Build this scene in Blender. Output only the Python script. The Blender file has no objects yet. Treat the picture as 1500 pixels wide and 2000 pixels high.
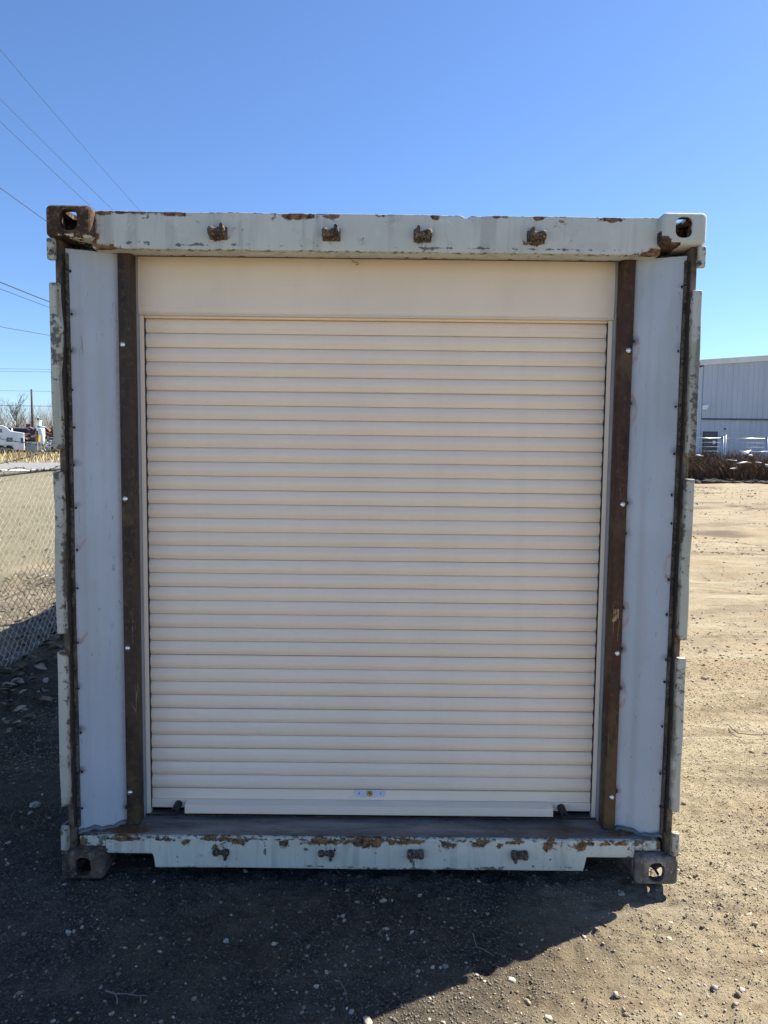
import bpy, bmesh, math, random
import numpy as np
from mathutils import Vector, Matrix

random.seed(7)
rng = np.random.default_rng(11)
scene = bpy.context.scene
COL = scene.collection

# ------------------------------------------------------------------ camera
CAM = Vector((0.0286, -2.8036, 1.6977))
cam_d = bpy.data.cameras.new('camera')
cam_d.sensor_fit = 'HORIZONTAL'
cam_d.sensor_width = 36.0
cam_d.lens = 36.0 * 1450.0 / 1500.0
cam_d.clip_start = 0.05
cam_d.clip_end = 3000.0
cam = bpy.data.objects.new('camera', cam_d)
COL.objects.link(cam)
cR = Vector((0.99993252, -0.00261776, 0.01131794))
cU = Vector((-0.01107074, 0.08043931, 0.99669803))
cF = Vector((0.00351952, 0.99675607, -0.0804049))
M = Matrix((cR, cU, -cF)).transposed().to_4x4()
M.translation = CAM
cam.matrix_world = M
scene.camera = cam

# ------------------------------------------------------------------ sky and sun
SUN_EL = math.radians(45.0)
SUN_AZ = math.radians(59.7)                       # from +Y towards +X
world = bpy.data.worlds.new('World')
scene.world = world
world.use_nodes = True
wn = world.node_tree
wn.nodes.clear()
sky = wn.nodes.new('ShaderNodeTexSky')
sky.sky_type = 'NISHITA'
sky.sun_disc = False
sky.sun_elevation = SUN_EL
sky.sun_rotation = SUN_AZ
sky.altitude = 650.0
sky.air_density = 1.0
sky.dust_density = 0.45
sky.ozone_density = 2.2
bg = wn.nodes.new('ShaderNodeBackground')
bg.inputs['Strength'].default_value = 0.0675
wo = wn.nodes.new('ShaderNodeOutputWorld')
tint = wn.nodes.new('ShaderNodeMix')                 # even, whole-sky white balance: a deeper blue
tint.data_type = 'RGBA'; tint.blend_type = 'MULTIPLY'
tint.inputs[0].default_value = 1.0
tint.inputs[7].default_value = (0.69, 0.85, 1.09, 1.0)
wn.links.new(sky.outputs[0], tint.inputs[6])
wn.links.new(tint.outputs[2], bg.inputs['Color'])
wn.links.new(bg.outputs[0], wo.inputs['Surface'])

sun_d = bpy.data.lights.new('sun', 'SUN')
sun_d.energy = 5.0
sun_d.angle = math.radians(0.5)
sun_d.color = (1.0, 0.94, 0.80)
sun = bpy.data.objects.new('sun', sun_d)
COL.objects.link(sun)
sdir = Vector((-math.sin(SUN_AZ) * math.cos(SUN_EL), -math.cos(SUN_AZ) * math.cos(SUN_EL), -math.sin(SUN_EL)))
sun.rotation_euler = sdir.to_track_quat('-Z', 'Y').to_euler()
sun.location = (20, 12, 24)

vs = scene.view_settings
vs.view_transform = 'Standard'
vs.look = 'None'
vs.exposure = 1.40
vs.gamma = 1.0
vs.use_curve_mapping = False
scene.cycles.max_bounces = 6
scene.cycles.diffuse_bounces = 4

# ------------------------------------------------------------------ noise (numpy)
def _hash(ix, iy, s):
    h = (ix.astype(np.int64) * 374761393 + iy.astype(np.int64) * 668265263 + s * 974634777) & 0x7fffffff
    h = ((h ^ (h >> 13)) * 1274126177) & 0x7fffffff
    return ((h ^ (h >> 16)) & 0xffff) / 65535.0
def vnoise(x, y, s=0):
    ix = np.floor(x); iy = np.floor(y)
    fx = x - ix; fy = y - iy
    fx = fx * fx * fx * (fx * (fx * 6 - 15) + 10); fy = fy * fy * fy * (fy * (fy * 6 - 15) + 10)
    a = _hash(ix, iy, s); b = _hash(ix + 1, iy, s); c = _hash(ix, iy + 1, s); d = _hash(ix + 1, iy + 1, s)
    return (a + (b - a) * fx) * (1 - fy) + (c + (d - c) * fx) * fy - 0.5
def sstep(a, b, x):
    t = np.clip((x - a) / (b - a), 0, 1)
    return t * t * (3 - 2 * t)

def terrain(x, y):
    """large shape of the land, metres"""
    x = np.asarray(x, float); y = np.asarray(y, float)
    r = np.clip(y - 2.0, 0, 58.0)
    z = 0.0217 * (r - 1.5 * (1 - np.exp(-r / 1.5)))
    near = np.exp(-(np.maximum(0, np.abs(y - 1.0) - 3.0) / 4.0) ** 2)
    z = z - 0.016 - 0.024 * sstep(0.2, 1.25, x) * near
    z = z + 0.03 * sstep(-1.6, -2.7, x) * near
    return z
def ground_z(x, y):
    x = np.asarray(x, float); y = np.asarray(y, float)
    z = terrain(x, y)
    far = 1 / (1 + np.maximum(0, np.hypot(x, y) - 6) / 12)
    z = z + 0.05 * vnoise(x / 2.3, y / 1.7, 1) * sstep(0.6, 3, np.hypot(x / 1.5, y)) + 0.016 * vnoise(x / .55, y / .45, 2)
    z = z + 0.035 * vnoise((x * .5 + y * .8) / 1.6, (y * .9 - x * .35) / .28, 3) * sstep(1.2, 2.6, x)   # old wheel ruts
    z = z + sstep(2.5, 6, y) * sstep(1.0, 2.0, x) * sstep(34, 28, y) * (.05 * vnoise((x + .35 * y) / 1.8, (y - .12 * x) / .26, 12) + .03 * vnoise(x / .5, y / .22, 14) + .05 * vnoise((x - .3 * y) / 4.0, (y + .1 * x) / .8, 13))
    amp = 0.45 + 0.9 * sstep(-.15, .25, vnoise(x / .8, y / .8, 9))
    z = z + amp * (0.009 * vnoise(x / .13, y / .12, 4) + 0.009 * vnoise(x / .055, y / .05, 5) * far + 0.013 * vnoise(x / .029, y / .027, 6) * far)
    clod = np.maximum(0, vnoise(x / .07, y / .06, 7) - .22) * np.maximum(0, vnoise(x / .9, y / .7, 8) + .05)
    return z + 0.12 * clod * far

# ------------------------------------------------------------------ material helpers
MATS = {}
def new_mat(name):
    m = bpy.data.materials.new(name)
    m.use_nodes = True
    m.node_tree.nodes.clear()
    return m, m.node_tree
class NT:
    def __init__(s, name):
        s.m, s.t = new_mat(name)
        s.out = s.t.nodes.new('ShaderNodeOutputMaterial')
        s.b = s.t.nodes.new('ShaderNodeBsdfPrincipled')
        s.t.links.new(s.b.outputs[0], s.out.inputs[0])
        s.tc = s.t.nodes.new('ShaderNodeTexCoord')
        MATS[name] = s.m
    def n(s, typ, **kw):
        nd = s.t.nodes.new(typ)
        for k, v in kw.items(): setattr(nd, k, v)
        return nd
    def lk(s, a, b): s.t.links.new(a, b)
    def put(s, sock, v):
        if hasattr(v, 'is_linked'): s.lk(v, sock)
        elif isinstance(v, (tuple, list)): sock.default_value = (*v, 1.0) if len(v) == 3 and len(sock.default_value) == 4 else v
        else: sock.default_value = v
    def coord(s, scale=(1, 1, 1), rot=(0, 0, 0)):
        mp = s.n('ShaderNodeMapping')
        s.lk(s.tc.outputs['Object'], mp.inputs[0])
        mp.inputs['Scale'].default_value = scale
        mp.inputs['Rotation'].default_value = rot
        return mp.outputs[0]
    def noise(s, scale, detail=4, rough=.55, co=None, dist=0.0):
        nd = s.n('ShaderNodeTexNoise')
        nd.inputs['Scale'].default_value = scale
        nd.inputs['Detail'].default_value = detail
        nd.inputs['Roughness'].default_value = rough
        nd.inputs['Distortion'].default_value = dist
        s.lk(co if co is not None else s.tc.outputs['Object'], nd.inputs['Vector'])
        return nd.outputs['Fac']
    def vor(s, scale, co=None, feature='F1', out='Distance'):
        nd = s.n('ShaderNodeTexVoronoi', feature=feature)
        nd.inputs['Scale'].default_value = scale
        s.lk(co if co is not None else s.tc.outputs['Object'], nd.inputs['Vector'])
        return nd.outputs[out]
    def ramp(s, fac, a, b, ca=0.0, cb=1.0):
        nd = s.n('ShaderNodeMapRange', interpolation_type='SMOOTHSTEP')
        s.lk(fac, nd.inputs['Value'])
        nd.inputs['From Min'].default_value = a; nd.inputs['From Max'].default_value = b
        nd.inputs['To Min'].default_value = ca; nd.inputs['To Max'].default_value = cb
        return nd.outputs[0]
    def mix(s, fac, a, b, mode='MIX'):
        nd = s.n('ShaderNodeMix', data_type='RGBA', blend_type=mode)
        s.put(nd.inputs[0], fac); s.put(nd.inputs[6], a); s.put(nd.inputs[7], b)
        return nd.outputs[2]
    def math(s, op, a, b=0.0, clamp=False):
        nd = s.n('ShaderNodeMath', operation=op, use_clamp=clamp)
        s.put(nd.inputs[0], a); s.put(nd.inputs[1], b)
        return nd.outputs[0]
    def attr(s, name):
        nd = s.n('ShaderNodeAttribute', attribute_name=name)
        sp = s.n('ShaderNodeSeparateColor')
        s.lk(nd.outputs['Color'], sp.inputs[0])
        return sp.outputs, nd.outputs['Color']
    def bump(s, h, dist=.002, strength=1.0, normal=None):
        nd = s.n('ShaderNodeBump')
        nd.inputs['Distance'].default_value = dist
        nd.inputs['Strength'].default_value = strength
        s.lk(h, nd.inputs['Height'])
        if normal is not None: s.lk(normal, nd.inputs['Normal'])
        return nd.outputs[0]
    def fin(s, col, rough=.6, normal=None, metal=0.0, spec=.5):
        s.put(s.b.inputs['Base Color'], col)
        s.put(s.b.inputs['Roughness'], rough)
        s.put(s.b.inputs['Metallic'], metal)
        s.put(s.b.inputs['Specular IOR Level'], spec)
        if normal is not None: s.lk(normal, s.b.inputs['Normal'])
        return s.m

def simple(name, col, rough=.6, var=.25, scale=6.0, metal=0.0, bump=0.0, spec=.4, streak=False):
    n = NT(name)
    co = n.coord((1, 1, .12)) if streak else None
    f = n.noise(scale, 5, .6, co)
    c = n.mix(n.ramp(f, .3, .7), tuple(x * (1 - var) for x in col), tuple(min(1, x * (1 + var)) for x in col))
    nm = n.bump(n.noise(scale * 6, 4), bump) if bump else None
    return n.fin(c, rough, nm, metal, spec)

def worn_paint(name, paint, paint2, rust_noise=.0, streaks=.35):
    """old container paint; colour attribute 'stain': R rust chips, G dark grime / scuffs, B pale bare spots"""
    n = NT(name)
    (r, g, b), _ = n.attr('stain')
    big = n.noise(3.0, 5, .6); fine = n.noise(38, 6, .7); mid = n.noise(13, 5, .65)
    streak = n.noise(16, 5, .65, n.coord((1, 1, .07)))
    col = n.mix(n.ramp(big, .3, .7), paint, paint2)
    col = n.mix(n.ramp(streak, .50, .64, 0, streaks), col, tuple(x * .45 for x in paint))
    col = n.mix(n.ramp(mid, .58, .62, 0, .22), col, tuple(min(1, x * 1.18) for x in paint2))
    # pale bare spots
    pm = n.ramp(n.math('ADD', b, n.math('MULTIPLY', n.math('SUBTRACT', mid, .5), 1.4)), .45, .55)
    col = n.mix(n.math('MULTIPLY', pm, .7), col, (.50, .51, .45))
    # grime
    gm = n.ramp(n.math('ADD', g, n.math('MULTIPLY', n.math('SUBTRACT', fine, .5), 2.6)), .5, .68)
    col = n.mix(n.math('MULTIPLY', gm, .8), col, (.045, .043, .035))
    # rust chips
    rn = n.math('ADD', n.math('MULTIPLY', n.math('SUBTRACT', n.noise(24, 6, .7, None, .6), .5), 2.6), n.math('MULTIPLY', n.math('SUBTRACT', fine, .5), 1.2))
    rv = n.math('ADD', r, rn)
    if rust_noise: rv = n.math('ADD', rv, n.ramp(n.noise(5, 6, .7), .6, .8, 0, rust_noise))
    rm = n.ramp(rv, .5, .56)
    halo = n.ramp(rv, .25, .55, 0, .35)
    col = n.mix(halo, col, (.20, .13, .075))
    rc = n.mix(n.ramp(n.noise(45, 5, .7), .35, .62), (.055, .030, .019), (.29, .16, .068))
    col = n.mix(rm, col, rc)
    h = n.math('SUBTRACT', n.math('MULTIPLY', fine, .25), n.math('MULTIPLY', rm, .6))
    return n.fin(col, n.ramp(rm, 0, 1, .55, .9), n.bump(h, .0022), 0, .35)

def rust_mat(name, a, b, c, paint=None, scale=1.0, cover=(.55, .6)):
    n = NT(name)
    f1 = n.noise(9 * scale, 6, .7); f2 = n.noise(55 * scale, 6, .7); f3 = n.noise(22 * scale, 5, .65, n.coord((1, 1, .18)))
    col = n.mix(n.ramp(f1, .4, .6), a, b)
    col = n.mix(n.ramp(f2, .52, .64, 0, .7), col, c)
    col = n.mix(n.ramp(f3, .5, .64, 0, .7), col, tuple(x * .45 for x in a))
    rough = .85
    if paint:
        (r, g, bl), _ = n.attr('stain')
        v = n.math('ADD', bl, n.math('MULTIPLY', n.math('SUBTRACT', f1, .5), 1.5))
        v = n.math('ADD', v, n.math('MULTIPLY', n.math('SUBTRACT', f2, .5), .6))
        col = n.mix(n.ramp(v, *cover), col, paint)
    h = n.math('ADD', n.math('MULTIPLY', f1, .6), n.math('MULTIPLY', f2, .5))
    return n.fin(col, rough, n.bump(h, .003), 0, .25)

PAINT = (.53, .545, .48); PAINT2 = (.60, .61, .54)
worn_paint('header_paint', PAINT, PAINT2)
worn_paint('sill_paint', (.62, .61, .50), (.70, .69, .57))
worn_paint('plate_paint', (.37, .36, .29), (.50, .49, .40), .2, .8)
worn_paint('side_paint', (.44, .45, .40), (.52, .53, .48), .3)
rust_mat('rust_dark', (.060, .032, .020), (.12, .056, .028), (.20, .10, .045))
rust_mat('casting_rust', (.050, .030, .020), (.105, .058, .032), (.27, .20, .13), paint=PAINT)
rust_mat('casting_dirty', (.14, .115, .092), (.29, .25, .205), (.40, .37, .32), paint=(.46, .45, .40))
rust_mat('casting_grime', (.060, .045, .034), (.14, .105, .078), (.26, .21, .16), paint=(.40, .39, .34))
rust_mat('post_steel', (.042, .027, .018), (.075, .043, .024), (.11, .06, .03))
rust_mat('post_recess', (.10, .078, .052), (.20, .165, .115), (.06, .036, .022))
rust_mat('keeper_rust', (.055, .040, .030), (.13, .088, .058), (.42, .39, .32), scale=2.2)
rust_mat('trim_dark', (.045, .036, .028), (.13, .11, .082), (.26, .235, .19), scale=1.6)
simple('weld', (.035, .028, .024), .7, .4, 40, bump=.001)
simple('slag', (.36, .26, .12), .8, .4, 60)
simple('sealant', (.16, .165, .16), .7, .2, 12)
simple('dark_inside', (.03, .03, .03), .9, .2)
simple('galv', (.52, .54, .56), .38, .12, 14, metal=.75)
simple('frame_grey', (.30, .32, .35), .5, .1, 6, metal=.2)
simple('bolt_zinc', (.72, .74, .76), .25, .06, 40, metal=.9)
simple('brass', (.62, .42, .13), .3, .1, 40, metal=.9)
simple('rubber', (.018, .018, .02), .65, .2, 60, bump=.0004)
simple('lock_white', (.66, .67, .74), .4, .04, 20)
simple('weather_strip', (.03, .03, .032), .7, .2)

def beige(name, col, k=1.0):
    n = NT(name)
    f = n.noise(2.2, 4, .6); d = n.noise(7, 6, .7, n.coord((1, 1, .25)))
    c = n.mix(n.ramp(f, .3, .7), tuple(x * .96 for x in col), tuple(min(1, x * 1.03) for x in col))
    c = n.mix(n.ramp(d, .5, .8, 0, .10), c, (.5, .43, .33))
    speck = n.vor(120); sp = n.ramp(speck, .02, .05, .22, 0)
    oi = n.n('ShaderNodeObjectInfo')
    c = n.mix(n.ramp(oi.outputs['Random'], 0, 1, 0, .07), c, (.45, .40, .32))
    sc = n.noise(9, 4, .6, n.coord((.5, 1, 3.0), (0, .3, 0)), 1.2)
    c = n.mix(n.ramp(sc, .70, .76, 0, .16), c, (.42, .36, .28))
    sel = n.ramp(n.noise(30, 2), .62, .66)
    c = n.mix(n.math('MULTIPLY', sp, sel), c, (.2, .16, .12))
    return n.fin(c, .48, n.bump(n.noise(3.0, 3), .0025, .35), 0, .4)
beige('door_beige', (.93, .785, .615))
beige('hood_beige', (.89, .755, .595))

def panel_mat():
    n = NT('panel_grey')
    (r, g, b), _ = n.attr('stain')
    big = n.noise(2.5, 4); st = n.noise(20, 5, .65, n.coord((1, 1, .06))); fine = n.noise(45, 6, .7); mid = n.noise(11, 6, .7)
    col = n.mix(n.ramp(big, .3, .7), (.435, .485, .525), (.495, .545, .585))
    col = n.mix(n.ramp(st, .5, .75, 0, .15), col, (.36, .36, .34))
    col = n.mix(n.ramp(mid, .62, .72, 0, .25), col, (.30, .29, .26))
    bm = n.ramp(n.math('ADD', b, n.math('MULTIPLY', n.math('SUBTRACT', mid, .5), 1.3)), .4, .75)
    col = n.mix(n.math('MULTIPLY', bm, .22), col, (.38, .37, .32))
    sc = n.noise(26, 3, .6, n.coord((3.0, 1, .35), (0, .5, 0)), 1.5)
    col = n.mix(n.ramp(sc, .675, .70, 0, .5), col, (.14, .14, .14))
    gm = n.math('MULTIPLY', g, n.ramp(fine, .36, .56, .0, .85))
    col = n.mix(gm, col, (.46, .15, .11))
    rm = n.math('MULTIPLY', r, n.ramp(mid, .3, .65, .35, 1.1), True)
    col = n.mix(rm, col, (.045, .035, .028))
    n.fin(col, .55, n.bump(n.math('ADD', n.math('MULTIPLY', big, 3.0), n.math('MULTIPLY', fine, .12)), .002, .5), 0, .3)
panel_mat()

def sill_top_mat():
    n = NT('sill_steel')
    co = n.coord((.35, 1.6, 1))
    f = n.noise(7, 6, .7, co); f2 = n.noise(40, 6, .75); f3 = n.noise(2.2, 4)
    col = n.mix(n.ramp(f, .35, .7), (.115, .110, .104), (.27, .26, .245))
    col = n.mix(n.ramp(f2, .56, .72, 0, .6), col, (.36, .35, .33))
    col = n.mix(n.ramp(f3, .55, .72, 0, .6), col, (.11, .075, .045))
    (r, g, b), _ = n.attr('stain')
    rm = n.ramp(n.math('ADD', r, n.math('MULTIPLY', n.math('SUBTRACT', f2, .5), 1.5)), .4, .7)
    col = n.mix(rm, col, (.14, .068, .028))
    n.fin(col, .6, n.bump(n.math('ADD', f, f2), .0015), .2, .4)
sill_top_mat()

def ground_mat():
    n = NT('gravel_soil')
    (gr, rut, shade_soil), _ = n.attr('zone')
    big = n.noise(.45, 5, .6); mid = n.noise(3.2, 6, .65); fine = n.noise(34, 6, .7); sp = n.noise(130, 4, .7)
    col = n.mix(n.ramp(big, .35, .68), (.285, .235, .160), (.355, .30, .203))
    col = n.mix(n.ramp(mid, .42, .7, 0, .7), col, (.25, .205, .15))
    col = n.mix(n.ramp(fine, .45, .75, 0, .55), col, (.46, .40, .29))
    col = n.mix(n.ramp(sp, .58, .72, 0, .5), col, (.16, .13, .10))
    peb = n.vor(75); pc = n.n('ShaderNodeTexVoronoi'); pc.inputs['Scale'].default_value = 75
    n.lk(n.tc.outputs['Object'], pc.inputs['Vector'])
    pm = n.math('MULTIPLY', n.ramp(peb, .30, .36, 1, 0), n.ramp(n.noise(18, 2), .46, .56))
    sepc = n.n('ShaderNodeSeparateColor'); n.lk(pc.outputs['Color'], sepc.inputs[0])
    pcol = n.mix(sepc.outputs[0], (.15, .13, .11), (.42, .38, .32))
    col = n.mix(n.math('MULTIPLY', pm, .8), col, pcol)
    stk = n.noise(5, 6, .7, n.coord((.25, 1.5, 1), (0, 0, .25)), .6)
    col = n.mix(n.math('MULTIPLY', n.ramp(stk, .52, .60, 0, .75), n.ramp(big, .38, .56)), col, (.19, .145, .10))
    stk2 = n.noise(2.2, 6, .7, n.coord((.3, 1.2, 1), (0, 0, .2)))
    col = n.mix(n.ramp(stk2, .50, .62, 0, .5), col, (.40, .35, .26))
    stk3 = n.noise(15, 6, .72, n.coord((.28, 1.3, 1), (0, 0, .18)), .5)
    col = n.mix(n.ramp(stk3, .54, .63, 0, .6), col, (.17, .135, .095))
    warm = n.noise(.9, 4, .6, n.coord((.5, 1.2, 1)))
    col = n.mix(n.ramp(warm, .48, .62, 0, .45), col, (.31, .225, .135))
    col = n.mix(n.math('MULTIPLY', rut, .8), col, (.11, .088, .066))
    shade_soil_col = n.mix(n.ramp(sp, .42, .62), (.030, .027, .024), (.085, .076, .066))
    shade_soil_col = n.mix(n.ramp(fine, .45, .62, 0, .5), shade_soil_col, (.105, .092, .078))
    col = n.mix(n.math('MULTIPLY', shade_soil, n.ramp(mid, .35, .6, .8, 1)), col, shade_soil_col)  # painted shade and dark left-hand soil laid over the yard colour
    gcol = n.mix(n.ramp(n.noise(1.1, 6, .7), .35, .7), (.20, .175, .115), (.14, .13, .075))
    gcol = n.mix(n.ramp(n.noise(22, 5, .7), .4, .7, 0, .6), gcol, (.30, .265, .19))
    col = n.mix(gr, col, gcol)
    h = n.math('ADD', n.math('MULTIPLY', n.noise(55, 6, .75), 1.3), n.math('MULTIPLY', pm, .4))
    h = n.math('ADD', h, n.math('MULTIPLY', sp, .5))
    n.fin(col, .95, n.bump(h, .013, 1.0), 0, .10)
ground_mat()

def stone_mat():
    n = NT('stone')
    _, c = n.attr('tint')
    f = n.noise(90, 5, .6)
    col = n.mix(n.ramp(f, .3, .7, 0, .5), c, (.20, .17, .13))
    n.fin(col, .85, n.bump(n.noise(200, 3), .0008), 0, .25)
stone_mat()

def tint_mat(name, rough=.85, translucent=False):
    n = NT(name)
    _, c = n.attr('tint')
    f = n.noise(30, 3)
    n.fin(n.mix(n.ramp(f, .3, .7, 0, .35), c, (.12, .09, .06)), rough, None, 0, .2)
tint_mat('plant')
simple('asphalt_road', (.20, .20, .20), .9, .12, 3)
simple('pale_gravel', (.55, .53, .48), .95, .15, 4)
simple('wire_dark', (.05, .05, .055), .5, .2, 20, metal=.5)
simple('wire_galv', (.66, .64, .60), .5, .15, 30, metal=.1)
simple('wood_pole', (.075, .060, .048), .85, .3, 8, streak=True)
simple('bark', (.085, .07, .055), .9, .3, 8)
simple('bark_pale', (.20, .175, .15), .9, .3, 8)
simple('clad_blue', (.44, .49, .55), .5, .06, 1.5, streak=True)
simple('clad_trim', (.66, .66, .62), .5, .08, 2)
simple('door_dark', (.07, .085, .11), .5, .1, 4)
simple('white_body', (.78, .78, .76), .4, .05, 1.5)
simple('white_snow', (.84, .85, .87), .7, .04, 6)
simple('glass_dark', (.10, .11, .12), .15, .2, 3)
simple('stripe_grey', (.45, .47, .48), .5, .1, 3)
simple('tyre', (.02, .02, .02), .8, .2, 10)
simple('box_grey', (.33, .37, .37), .7, .25, 4, streak=True)
simple('purple_steel', (.075, .05, .06), .7, .35, 1.5, streak=True)
simple('red_steel', (.20, .035, .04), .6, .3, 2)
simple('blue_tarp', (.10, .27, .55), .5, .15, 3)
simple('yellow_paint', (.34, .24, .06), .5, .2, 3)
simple('rust_scrap', (.14, .07, .045), .85, .5, 2.5)
simple('dark_clod', (.045, .037, .030), .95, .4, 20)
simple('car_grey', (.22, .24, .26), .35, .1, 3, metal=.3)

# ------------------------------------------------------------------ mesh helpers
class MB:
    def __init__(s): s.v = []; s.f = []; s.c = []
    def add(s, vs, fs, col=None):
        o = len(s.v)
        s.v.extend([tuple(map(float, p)) for p in vs]); s.f.extend([tuple(i + o for i in f) for f in fs])
        if col is not None: s.c.extend([col] * len(vs))
    def box(s, x0, x1, y0, y1, z0, z1):
        s.add([(x0, y0, z0), (x1, y0, z0), (x1, y1, z0), (x0, y1, z0), (x0, y0, z1), (x1, y0, z1), (x1, y1, z1), (x0, y1, z1)],
              [(0, 3, 2, 1), (4, 5, 6, 7), (0, 1, 5, 4), (1, 2, 6, 5), (2, 3, 7, 6), (3, 0, 4, 7)])
    def prism(s, poly, axis, a, b):
        """extrude a closed 2-D outline along axis ('x': poly=(y,z); 'y': poly=(x,z); 'z': poly=(x,y))"""
        def P(p, t): return {'x': (t, p[0], p[1]), 'y': (p[0], t, p[1]), 'z': (p[0], p[1], t)}[axis]
        n = len(poly)
        vs_ = [P(p, a) for p in poly] + [P(p, b) for p in poly]
        fs = [tuple(range(n - 1, -1, -1)), tuple(range(n, 2 * n))]
        fs += [(i, (i + 1) % n, n + (i + 1) % n, n + i) for i in range(n)]
        s.add(vs_, fs)
    def tube(s, pts, r, n=6, cap=True):
        pts = [Vector(p) for p in pts]
        rs = r if isinstance(r, (list, tuple)) else [r] * len(pts)
        vs_ = []; fs = []
        up = Vector((0.31, 0.17, 0.93))
        for i, p in enumerate(pts):
            d = (pts[min(i + 1, len(pts) - 1)] - pts[max(i - 1, 0)])
            if d.length < 1e-9: d = Vector((0, 0, 1))
            d.normalize()
            a = d.cross(up)
            if a.length < .05: a = d.cross(Vector((1, 0, 0)))
            a.normalize(); b = d.cross(a)
            for k in range(n):
                t = 2 * math.pi * k / n
                vs_.append(p + (a * math.cos(t) + b * math.sin(t)) * rs[i])
        for i in range(len(pts) - 1):
            for k in range(n):
                fs.append((i * n + k, i * n + (k + 1) % n, (i + 1) * n + (k + 1) % n, (i + 1) * n + k))
        if cap:
            fs.append(tuple(range(n - 1, -1, -1))); fs.append(tuple(range((len(pts) - 1) * n, len(pts) * n)))
        s.add(vs_, fs)
    def lathe(s, prof, c, axis='y', n=20):
        """prof: (radius, t) along axis from centre c"""
        vs_ = []; fs = []
        for r, t in prof:
            for k in range(n):
                a = 2 * math.pi * k / n
                u, w = r * math.cos(a), r * math.sin(a)
                vs_.append({'y': (c[0] + u, c[1] + t, c[2] + w), 'z': (c[0] + u, c[1] + w, c[2] + t), 'x': (c[0] + t, c[1] + u, c[2] + w)}[axis])
        m = len(prof)
        for i in range(m - 1):
            for k in range(n):
                fs.append((i * n + k, i * n + (k + 1) % n, (i + 1) * n + (k + 1) % n, (i + 1) * n + k))
        fs.append(tuple(range(n))); fs.append(tuple(range((m - 1) * n, m * n)))
        s.add(vs_, fs)
    def mesh(s, name):
        me = bpy.data.meshes.new(name)
        me.from_pydata(s.v, [], s.f)
        if s.c:
            at = me.color_attributes.new('tint', 'FLOAT_COLOR', 'POINT')
            at.data.foreach_set('color', np.array([(*c, 1.0) for c in s.c], dtype=np.float32).ravel())
        me.update()
        return me
    def build(s, name, mat, parent=None, bevel=0.0, smooth=False, segs=2):
        me = s.mesh(name)
        bm = bmesh.new(); bm.from_mesh(me)
        if bevel:
            bmesh.ops.remove_doubles(bm, verts=bm.verts, dist=1e-6)
            ed = [e for e in bm.edges if len(e.link_faces) == 2 and e.calc_face_angle(0) > .5]
            bmesh.ops.bevel(bm, geom=ed, offset=bevel, segments=segs, affect='EDGES', profile=.5, clamp_overlap=True)
        bmesh.ops.recalc_face_normals(bm, faces=bm.faces)
        bm.to_mesh(me); bm.free()
        return link(name, me, mat, parent, smooth)

def link(name, me, mat, parent=None, smooth=False):
    o = bpy.data.objects.new(name, me)
    COL.objects.link(o)
    if mat and not me.materials: me.materials.append(MATS[mat])
    if smooth:
        me.polygons.foreach_set('use_smooth', [True] * len(me.polygons))
    if parent: o.parent = parent
    return o
def np_mesh(name, v, f, tint=None, attr='tint'):
    me = bpy.data.meshes.new(name)
    v = np.asarray(v, np.float32); f = np.asarray(f, np.int32)
    k = f.shape[1]
    me.vertices.add(len(v)); me.vertices.foreach_set('co', v.ravel())
    me.loops.add(f.size); me.loops.foreach_set('vertex_index', f.ravel())
    me.polygons.add(len(f)); me.polygons.foreach_set('loop_start', np.arange(0, f.size, k, dtype=np.int32))
    me.update(calc_edges=True)
    if tint is not None:
        at = me.color_attributes.new(attr, 'FLOAT_COLOR', 'POINT')
        t = np.ones((len(v), 4), np.float32); t[:, :3] = tint
        at.data.foreach_set('color', t.ravel())
    return me
def empty(name, loc=(0, 0, 0)):
    o = bpy.data.objects.new(name, None)
    o.empty_display_size = .2
    COL.objects.link(o); o.location = loc
    return o
def tag(o, label=None, cat=None, group=None, kind=None):
    if label: o['label'] = label
    if cat: o['category'] = cat
    if group: o['group'] = group
    if kind: o['kind'] = kind
    return o
def subparent(o, p):
    """parent keeping world place (things built in world coordinates)"""
    o.parent = p
    o.matrix_parent_inverse = Matrix.Translation(-Vector(p.location)) if p.parent is None else Matrix()
    return o

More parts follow.
